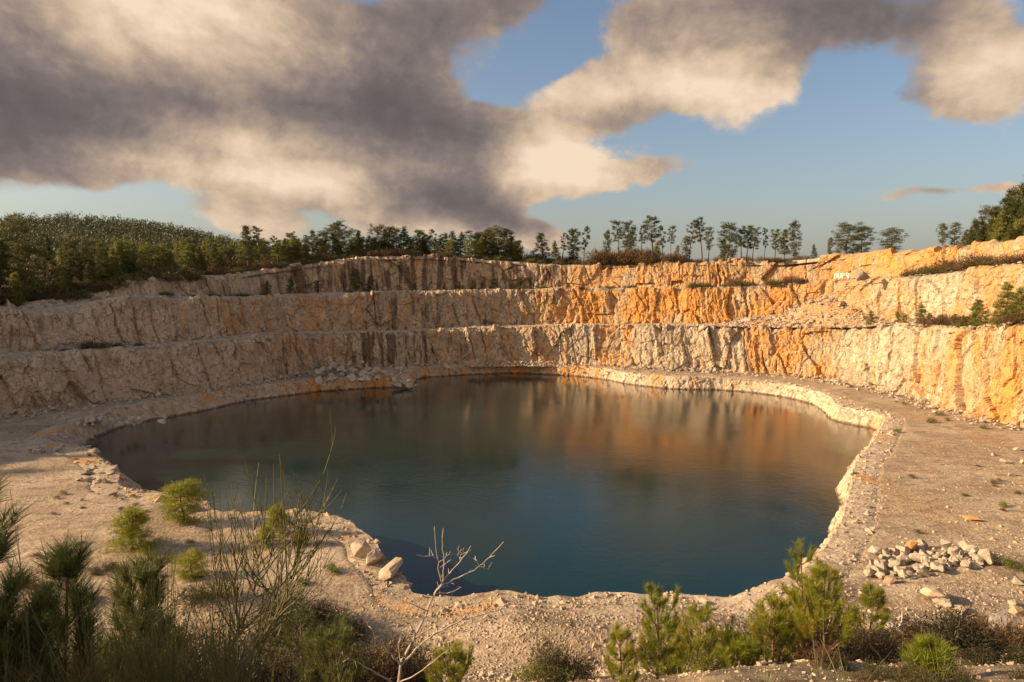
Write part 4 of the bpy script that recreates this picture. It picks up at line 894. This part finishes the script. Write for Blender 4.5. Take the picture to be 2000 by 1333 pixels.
#NEAR
M_PINE_D = leaf_material('shaded_olive_sapling_needles', (.07, .09, .02), (.15, .16, .04), .3)  # darker copy of the sapling needles, shade put into their colour
# ------------------------------------------------------------------ small pines on the ledge
LEDGE = [far_pine(30, 3.5, .03, 1.5, 84, ova, per=40, bl=.24, bw=.03, mat=M_PINE_N), far_pine(31, 3.5, .05, 1.6, 74, con, per=44, bl=.24, bw=.03, mat=M_PINE_N)]
for px, top, py, k, lab, sx in ((360, 950, 1020, 0, 'bright yellow-green bushy pine right at the water edge of the near shore', 1.0), (258, 996, 1072, 1, 'rounded green pine alone on the sandy shore', 1.0),
    (376, 1083, 1128, 0, 'small yellowish pine on the lit sand below the water edge pine', 1.2), (540, 988, 1040, 1, 'yellow-green pine behind the arching broom stems', .9), (588, 1038, 1062, 0, 'small green pine low on the lit shore beside the broom', 1.2),
    (520, 1030, 1062, 1, 'golden tinted little pine among the broom stems', 1.2), (290, 1062, 1080, 0, 'tiny green pine at the foot of the rounded one', 1.2)):
    p = g_at(px, py); h = z_for(p[0], p[1], top)-p[2]; place('pine_tree', LEDGE[k], p-[0, 0, .1], lab, 'tree', None, h/3.5, sx=sx*1.55)
for px, py, s, k, lab in ((650, 1118, .8, 3, 'yellow tuft of shrub on the lit near shore'), (590, 1140, .5, 3, 'faded yellow tuft near the shore stones'), (222, 1112, .6, 0, 'flat dark shrub lying on the sand'), (330, 1095, .5, 1, 'small brown shrub on the sand between two pines'),
    (380, 1180, 1.1, 0, 'dark rounded shrub behind the broom'), (430, 1170, 1.2, 2, 'dark olive shrub at the foot of the broom'), (150, 1180, .9, 0, 'low dark shrub on the shaded sand'), (55, 1150, .9, 1, 'brown shrub on the shaded sand')):
    shrub_at(g_at(px, py), s, k, lab, None)

# ------------------------------------------------------------------ saplings on the slope below the camera
def near_pine(seed, H, whorls, spread, mat, needle=.10, nw_=.0055, dens=460, low=.0, curl=1.0, sub=True):
    rng = np.random.default_rng(seed); g = Geo(); lf = Geo(); Pn = []; Dn = []; Ln = []
    zz = np.linspace(0, 1, 10); path = np.stack([.03*H*np.sin(zz*3+seed), .03*H*np.cos(zz*2.6+seed)-.03*H*math.cos(seed), H*zz], 1); path[:, 0] -= path[0, 0]
    g.tube(path, .016*(1-zz*.8)*H**.6+.002, 7)
    def brush(P, f0):
        seg = np.diff(P, axis=0); L = np.linalg.norm(seg, axis=1); cum = np.concatenate([[0], np.cumsum(L)]); n = int(dens*cum[-1]*(1-f0))+20
        u = (f0+(1-f0)*rng.random(n)**.85)*cum[-1]; i = np.clip(np.searchsorted(cum, u)-1, 0, len(L)-1); f = (u-cum[i])/L[i]
        Q = P[i]+seg[i]*f[:, None]; T = seg[i]/L[i][:, None]; r = rng.normal(size=(n, 3)); r -= T*np.sum(r*T, 1)[:, None]; r /= np.linalg.norm(r, axis=1)[:, None]
        Pn.append(Q); Dn.append(T*(.75+.5*rng.random((n, 1)))+r*(.75+.25*rng.random((n, 1)))+np.array([0, 0, .15])); Ln.append(needle*(.7+.5*rng.random(n)))
    at = lambda t: np.array([np.interp(t, zz, path[:, k]) for k in range(3)])
    top = path[-4:]; brush(np.array([at(t) for t in np.linspace(.86, 1, 5)]), 0)
    def limb(b, a, R_, rise, r0, depth=0):
        k = np.linspace(0, 1, 7)[:, None]; d = np.array([math.cos(a), math.sin(a), 0]); P = b+d*R_*(k-.18*k*k)+np.array([0, 0, 1.])*rise*(.35*k+.65*k**2*curl)
        P = P+np.cumsum(rng.normal(size=P.shape)*.012*R_, 0); g.tube(P, r0*(1-.75*k[:, 0]), 5); brush(P, .38 if depth == 0 else .15)
        if depth == 0 and sub:
            for q in range(2+int(R_ > .4)*2):
                f = .3+.55*rng.random(); i = int(f*6); limb(P[i], a+rng.choice([-1, 1])*(.5+.5*rng.random()), R_*(.35+.2*rng.random()), rise*.45, r0*.5, 1)
    for w in range(whorls):
        t = low+(1-low)*(w+.35)/whorls*.93; n = int(rng.integers(4, 7)); a0 = rng.random()*6.28
        for q in range(n):
            R_ = spread*(1-t)**.75*(.75+.45*rng.random())+.07; limb(at(t), a0+q*6.28/n+rng.normal()*.25, R_, R_*(.75+.5*rng.random())+.05, .008*(1-t)+.0035)
    Pn = np.concatenate(Pn); Dn = np.concatenate(Dn); lf.blades(Pn, Dn, np.concatenate(Ln), nw_, rng)
    return g.mesh('trunk', M_BARK_L), lf.mesh('crown', mat)
def sapling(px, top, Y, seed, whorls, spread, mat, label, **kw):
    x = (px-1000)/F*Y*1.02; z = float(gheight(np.array([x]), np.array([Y]))[0])-.1; H = z_for(x, Y, top)-z
    return place('pine_sapling', near_pine(seed, H, whorls, spread, mat, **kw), (x, Y, z), label, 'sapling', rz=0)
sapling(1292, 1148, 8.5, 51, 5, .40, M_PINE_N, 'slender golden green pine sapling standing clear against the gravel', low=.12)
sapling(1588, 1058, 9.5, 52, 5, .42, M_PINE_N, 'pine sapling reaching highest over the water corner', low=.1)
sapling(1634, 1116, 8.5, 53, 5, .50, M_PINE_N, 'full pine sapling with a bare reddish lower stem beside the highest one', low=.18)
sapling(1528, 1175, 8.8, 54, 5, .36, M_PINE_N, 'bushy pine sapling low beside the highest one', dens=420)
sapling(1372, 1190, 10.5, 55, 5, .46, M_PINE_N, 'wide fluffy yellow-green pine sapling behind the slender one', dens=420)
sapling(1712, 1150, 11, 56, 4, .38, M_PINE_N, 'short pine sapling with a flat tuft by the dead log', low=.4)
sapling(1845, 1286, 6.0, 57, 4, .17, M_PINE_N, 'bright green sapling top at the very bottom edge', needle=.12, dens=520)
sapling(1455, 1262, 8.2, 58, 4, .30, M_PINE_N, 'low pine sapling between the slender one and the bushy one')
sapling(1225, 1235, 8.6, 59, 4, .26, M_PINE_N, 'thin small sapling leaning by the slender one')
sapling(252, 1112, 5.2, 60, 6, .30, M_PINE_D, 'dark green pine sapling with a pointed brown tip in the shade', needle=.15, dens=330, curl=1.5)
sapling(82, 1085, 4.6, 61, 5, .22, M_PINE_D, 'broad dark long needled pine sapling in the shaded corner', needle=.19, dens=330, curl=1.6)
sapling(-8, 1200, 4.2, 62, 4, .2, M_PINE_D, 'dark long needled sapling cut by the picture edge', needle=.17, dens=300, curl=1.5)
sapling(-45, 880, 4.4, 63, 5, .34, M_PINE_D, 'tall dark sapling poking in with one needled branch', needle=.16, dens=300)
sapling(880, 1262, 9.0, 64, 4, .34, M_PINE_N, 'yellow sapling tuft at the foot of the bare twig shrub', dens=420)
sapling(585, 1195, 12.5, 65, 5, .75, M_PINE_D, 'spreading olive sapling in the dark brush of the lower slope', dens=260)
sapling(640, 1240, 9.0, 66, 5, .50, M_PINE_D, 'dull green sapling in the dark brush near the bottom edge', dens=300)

# ------------------------------------------------------------------ brush on the slope
NB = [shrub_mesh(70, 1.5, .9, 3600, .085, .022, M_BRUSH), shrub_mesh(71, 1.3, .8, 3400, .08, .02, M_HEATH), shrub_mesh(72, 1.6, 1.0, 3800, .09, .022, M_SHRUB), shrub_mesh(73, 1.2, .8, 3200, .08, .02, M_PINE_Y)]
def slope_shrub(px, Y, s, k, label, group):
    x = (px-1000)/F*Y*1.03; z = float(gheight(np.array([x]), np.array([Y]))[0])-.05; place('shrub', NB[k], (x, Y, z), label, 'shrub', group, s)
for k in range(74):
    Y = rnd.uniform(9, 34); slope_shrub(rnd.uniform(1500 if Y < 24 else 1560, 2030), Y, rnd.uniform(.55, 1.15), rnd.choice([0, 0, 1, 1, 2]), 'dark rust and olive bush in the brush of the sunlit slope', 'brush on the sunlit slope')
for k in range(46):
    Y = rnd.uniform(9, 30); slope_shrub(rnd.uniform(430, 780), Y, rnd.uniform(.6, 1.15), rnd.choice([0, 0, 2, 2, 1]), 'dark olive bush in the brush below the broom', 'dark brush below the broom')
for k in range(18):
    Y = rnd.uniform(6, 24); slope_shrub(rnd.uniform(-40, 430), Y, rnd.uniform(.5, 1.), rnd.choice([0, 2, 2]), 'dark bush in the shaded corner among broom stems', 'dark brush of the shaded corner')
for k in range(34):
    Y = rnd.uniform(12, 30); slope_shrub(rnd.uniform(1280, 2030), Y, rnd.uniform(.3, .5)*(1+Y/20), rnd.choice([0, 0, 1, 2]), 'small rust and olive bush at the bottom edge of the sunlit slope', 'small bushes at the bottom edge')
for k in range(24):
    Y = rnd.uniform(10, 36); slope_shrub(rnd.uniform(820, 1560), Y, rnd.uniform(.4, .8), rnd.choice([1, 2, 3, 0]), 'small bush low on the gravel slope', 'small bushes on the gravel slope')
for px, py, s in ((565, 1195, 1.6), (620, 1200, 1.5), (660, 1220, 1.4), (540, 1230, 1.3), (600, 1250, 1.5), (690, 1270, 1.3)):
    p = g_at(px, py+30); place('shrub', NB[2 if px % 2 else 0], p, 'big rounded dark bush at the foot of the slope', 'shrub', 'big dark bushes at the foot of the slope', s*1.5)
for px, py, s in ((1975, 1245, 1.3), (1900, 1235, 1.2), (1930, 1290, 1.1), (1860, 1265, 1.0), (1800, 1275, 1.1), (1990, 1300, 1.2), (1745, 1290, 1.)):
    p = g_at(px, py+10); place('shrub', NB[rnd.choice([0, 1])], p, 'rust brown bush around the grey boulder', 'shrub', 'rust brown bushes round the grey boulder', s*1.5)

# ------------------------------------------------------------------ broom: arching green stems
def broom(name_pts, tips, seed, Y, r=.0045, thin=.0022):
    """woody limbs along photo points, long thin stems from the limbs to the tips"""
    rng = np.random.default_rng(seed); w = Geo(); g = Geo(); nodes = []
    base = None
    for L_, rad in name_pts:
        P = np.array([at_y(a, b, Y+dy) for a, b, dy in L_]); k = np.linspace(0, 1, len(P)); kk = np.linspace(0, 1, len(P)*4); Q = np.stack([np.interp(kk, k, P[:, c]) for c in range(3)], 1)
        Q[1:-1] += rng.normal(size=(len(Q)-2, 3))*.006; w.tube(Q, np.linspace(rad, rad*.5, len(Q)), 6); nodes += list(Q[len(Q)//3:])
    nodes = np.array(nodes)
    for a, b in tips:
        T = at_y(a, b, Y+rng.uniform(-.45, .45)); c = nodes[:, 2] < T[2]-.42; N_ = nodes[c] if c.any() else nodes
        d = np.abs(N_[:, 0]-T[0])*1.0+.35*np.abs(N_[:, 2]-T[2]); i = np.argsort(d)[int(rng.integers(0, min(16, len(N_))))]; S_ = N_[i]
        k = np.linspace(0, 1, 12)[:, None]; mid = (S_+T)/2; bow = np.array([-(T[0]-S_[0])*.28, rng.normal()*.04, -.0])+rng.normal(size=3)*.02
        if rng.random() < .8: bow[0] = -abs(bow[0])*np.sign(S_[0]-T[0])*-1*(1)
        P = (1-k)**2*S_+2*k*(1-k)*(mid+np.array([(T[0]-S_[0])*.22, 0, -.10*abs(T[0]-S_[0])])*1.3)+k*k*T; P = P+np.cumsum(rng.normal(size=P.shape)*.002, 0)
        g.tube(P, thin*(1.25-.8*k[:, 0]), 4)
        for q in range(int(rng.integers(1, 4))):
            j = int(rng.integers(3, 10)); D = P[min(j+1, 11)]-P[j]; D /= np.linalg.norm(D); D = D+rng.normal(size=3)*.28+np.array([0, 0, .2]); D /= np.linalg.norm(D); l = rng.uniform(.1, .35)
            kk = np.linspace(0, 1, 5)[:, None]; g.tube(P[j]+D*l*kk+np.array([0, 0, .05])*kk**2*l*3, thin*.75*(1.1-.8*kk[:, 0]), 3)
        if False: print(mid, bow)
    return w, g
rb = np.random.default_rng(91); M_BROOM = leaf_material('arching_broom_stems', (.07, .08, .02), (.19, .16, .045), .1)
limbs = [([(428, 1400, 0), (445, 1290, 0), (468, 1225, 0), (455, 1160, .1), (462, 1110, .15), (450, 1060, .2)], .015), ([(468, 1228, 0), (500, 1165, -.1), (492, 1120, -.15), (505, 1085, -.2)], .009), ([(468, 1235, 0), (520, 1190, .1), (555, 1140, .2), (590, 1080, .25), (620, 1020, .3)], .007),
         ([(440, 1300, 0), (415, 1230, .2), (422, 1150, .2), (418, 1080, .25)], .007), ([(430, 1390, 0), (480, 1290, -.2), (530, 1220, -.3), (560, 1170, -.3)], .007), ([(500, 1130, -.1), (530, 1090, 0), (560, 1040, .1), (585, 1000, .1)], .005)]
tips = [(656, 832), (640, 915), (652, 948), (678, 960), (618, 935), (600, 960), (545, 885), (547, 893), (534, 905), (568, 915), (575, 950), (585, 948), (504, 905), (480, 900), (520, 930), (556, 960), (610, 990), (395, 925), (412, 950), (452, 940), (438, 985), (420, 1010), (496, 990), (470, 985), (560, 990), (650, 1000), (640, 1040), (655, 1075), (625, 1060), (600, 1040), (380, 1050), (400, 1075)]
tips += [(rb.uniform(400, 650), rb.uniform(960, 1140)) for _ in range(95)]
w, g = broom(limbs, tips, 92, 5.4, thin=.0038)
e = place('broom_bush', [], (at_y(430, 1390, 5.4)[0], 5.4, at_y(430, 1390, 5.4)[2]), 'tall leafless broom with arching stems and a pale forked woody base', 'broom bush', rz=0)
def attach(e, name, geo, mat):
    me = geo.mesh(name, mat); me.transform(__import__('mathutils').Matrix.Translation(-e.location)); c = obj(name, me); c.parent = e
attach(e, 'branch', w, M_BRANCH); attach(e, 'stem', g, M_BROOM)
def broom_clump(px, Y, h, n, seed, label, group, thin=.0028, spread=.35):
    rng = np.random.default_rng(seed); x = (px-1000)/F*Y*1.03; z = float(gheight(np.array([x]), np.array([Y]))[0])-.05; g = Geo()
    for k in range(n):
        a = rng.random()*6.28; r = spread*rng.random(); hh = h*(.45+.55*rng.random()); kk = np.linspace(0, 1, 9)[:, None]
        P = np.array([math.cos(a)*r*.25, math.sin(a)*r*.25, 0])+np.array([math.cos(a)*r, math.sin(a)*r, 0])*kk**1.5+np.array([0, 0, hh])*kk+np.cumsum(rng.normal(size=(9, 3))*.004, 0)
        g.tube(P, thin*(1.3-.9*kk[:, 0]), 4)
        for q in range(3):
            j = int(rng.integers(2, 7)); D = np.array([math.cos(a), math.sin(a), 2.2])+rng.normal(size=3)*.5; D /= np.linalg.norm(D); kk2 = np.linspace(0, 1, 4)[:, None]; g.tube(P[j]+D*kk2*rng.uniform(.1, .3)*h*.6, thin*.7*(1.1-.8*kk2[:, 0]), 3)
    o = obj('broom_clump', g.mesh('broom_clump', M_BROOM_D), loc=(x, Y, z)); return tag(o, label, 'broom bush', group)
M_BROOM_D = leaf_material('upright_broom_stems', (.09, .10, .03), (.21, .18, .06), .15)  # stem colour of the upright clumps, lighter than the arching broom
for k in range(34):
    px = rnd.uniform(-20, 440); Y = rnd.uniform(3.6, 6.5); broom_clump(px, Y, rnd.uniform(.7, 1.3), 26, 200+k, 'upright dark green broom stems crowding the shaded corner', 'broom crowding the shaded corner')
for px, Y, top, lab in ((40, 4.0, 890, 'single long broom stem rising over the shaded shore'), (78, 4.2, 1000, 'second long stem beside the broad dark sapling'), (330, 5.0, 1010, 'pair of long upright stems left clear of the arching broom'), (405, 5.2, 925, 'long straight stem in front of the arching broom')):
    x = (px-1000)/F*Y; z = float(gheight(np.array([x]), np.array([Y]))[0]); broom_clump(px, Y, z_for(x, Y, top)-z, 3, 300+px, lab, None, spread=.12, thin=.0032)
for k in range(10):
    px = rnd.uniform(430, 720); broom_clump(px, rnd.uniform(5, 7), rnd.uniform(.4, .75), 12, 260+k, 'low broom stems along the bottom edge below the arching broom', 'low broom along the bottom edge')

# ------------------------------------------------------------------ bare twig shrub and dead log
def twigs():
    Y = 6.0; g = Geo(); rng = np.random.default_rng(8)
    T = [([(765, 1420), (777, 1335), (783, 1294), (808, 1249), (833, 1195), (853, 1153), (864, 1139)], .017, .010, 0, 0), ([(864, 1139), (858, 1120), (855, 1095), (849, 1037)], .007, .003, 0, -.1), ([(864, 1139), (868, 1110), (865, 1080), (864, 1050)], .006, .0028, 0, .1), ([(864, 1139), (878, 1120), (900, 1095), (920, 1066)], .007, .003, 0, -.15),
         ([(868, 1141), (900, 1128), (936, 1108), (958, 1086), (984, 1058)], .0075, .003, 0, .2), ([(853, 1160), (880, 1158), (901, 1147)], .006, .004, 0, .1), ([(855, 1090), (840, 1086), (826, 1087), (814, 1083)], .004, .002, -.05, -.1), ([(900, 1095), (893, 1085), (897, 1066)], .0035, .002, -.1, -.1), ([(905, 1086), (903, 1076), (906, 1070)], .003, .002, -.1, -.1), ([(937, 1107), (946, 1110), (955, 1114)], .0035, .002, .1, .1), ([(937, 1107), (931, 1097), (929, 1090)], .003, .002, .1, .1), ([(858, 1098), (870, 1090), (880, 1078)], .003, .002, 0, 0), ([(866, 1105), (875, 1098)], .003, .002, .05, .1),
         ([(783, 1300), (815, 1265), (845, 1240), (875, 1225), (903, 1211), (925, 1190), (945, 1168)], .011, .003, 0, .3), ([(903, 1211), (935, 1202), (970, 1194), (1000, 1180)], .006, .002, .2, .4), ([(903, 1211), (898, 1195), (893, 1187)], .004, .002, .2, .2), ([(908, 1208), (912, 1185), (907, 1165)], .004, .002, .2, .3),
         ([(783, 1300), (762, 1275), (745, 1257), (716, 1216), (708, 1182)], .009, .003, 0, -.3), ([(718, 1217), (732, 1206), (745, 1191)], .004, .002, -.25, -.2), ([(716, 1214), (690, 1195), (668, 1174)], .004, .002, -.3, -.4), ([(777, 1340), (740, 1318), (700, 1295), (658, 1274)], .009, .003, 0, -.4), ([(808, 1249), (845, 1225), (862, 1200), (870, 1175)], .006, .002, 0, .2), ([(833, 1195), (815, 1185), (800, 1178)], .005, .0025, 0, -.1), ([(783, 1294), (778, 1260), (783, 1240)], .005, .002, 0, .1), ([(777, 1335), (810, 1320), (850, 1290), (885, 1262)], .007, .003, 0, -.3)]
    for L_, r0, r1, y0, y1 in T:
        P = np.array([at_y(a, b, Y+y0+(y1-y0)*i/(len(L_)-1)) for i, (a, b) in enumerate(L_)]); k = np.linspace(0, 1, len(P)); kk = np.linspace(0, 1, len(P)*3); Q = np.stack([np.interp(kk, k, P[:, c]) for c in range(3)], 1); Q[1:-1] += rng.normal(size=(len(Q)-2, 3))*.004
        g.tube(Q, np.linspace(r0, r1, len(Q)), 6)
        for q in range(len(L_)):   # buds and broken spurs
            j = int(rng.integers(1, len(Q))); D = rng.normal(size=3)+np.array([0, 0, .8]); D /= np.linalg.norm(D); kk2 = np.linspace(0, 1, 3)[:, None]; g.tube(Q[j]+D*kk2*rng.uniform(.02, .09), np.array([.0035, .003, .0015]), 4)
    return g
e = at_y(770, 1400, 6.0); o = obj('bare_shrub', twigs().mesh('bare_shrub', M_DEAD)); tag(o, 'leafless grey forked shrub in front of the near shore', 'bare shrub')
g = Geo(); P = np.array([at_y(1694, 1188, 17.0), at_y(1722, 1212, 15.6), at_y(1752, 1234, 14.4), at_y(1775, 1250, 13.6), at_y(1806, 1270, 12.6)]); g.tube(P, [.07, .10, .11, .10, .07], 8)
g.tube(np.array([P[2], P[2]+[.1, 0, .25], P[2]+[.12, .05, .45]]), [.03, .025, .012], 5); tag(obj('dead_log', g.mesh('dead_log', M_DEAD)), 'pale barkless log lying slantwise in the sunlit brush', 'log')
for px, Y, n in ((1040, 33, 1), (1180, 30, 1), (1000, 34, 1), (1690, 28, 1), (1760, 26, 1)):
    pass

for x, y, h in ((-10, 2.9, 4.5), (-13, 3.6, 5.), (-16, 2.2, 6)):  # unseen pines added to shade the plants in the near corner
    z = float(gheight(np.array([float(x)]), np.array([float(y)]))[0])-.2; place('pine_tree', TREES['full'][int(h) % 3], (x, y, z), 'unseen pine added beside the viewpoint to shade the near corner', 'tree', 'unseen pines added beside the viewpoint for shade', h/9)

for k in range(18):
    Y = rnd.uniform(3.6, 7.5); slope_shrub(rnd.uniform(1260, 2030), Y, rnd.uniform(.16, .26)*Y/5, rnd.choice([0, 1, 1, 2]), 'heather clump at the very bottom edge below the saplings', 'heather clumps at the bottom edge')
for k in range(7):
    px = rnd.uniform(1330, 1990); broom_clump(px, rnd.uniform(4, 7), rnd.uniform(.35, .55), 10, 400+k, 'sparse dry stems at the bottom edge among the heather', 'sparse dry stems among the heather')
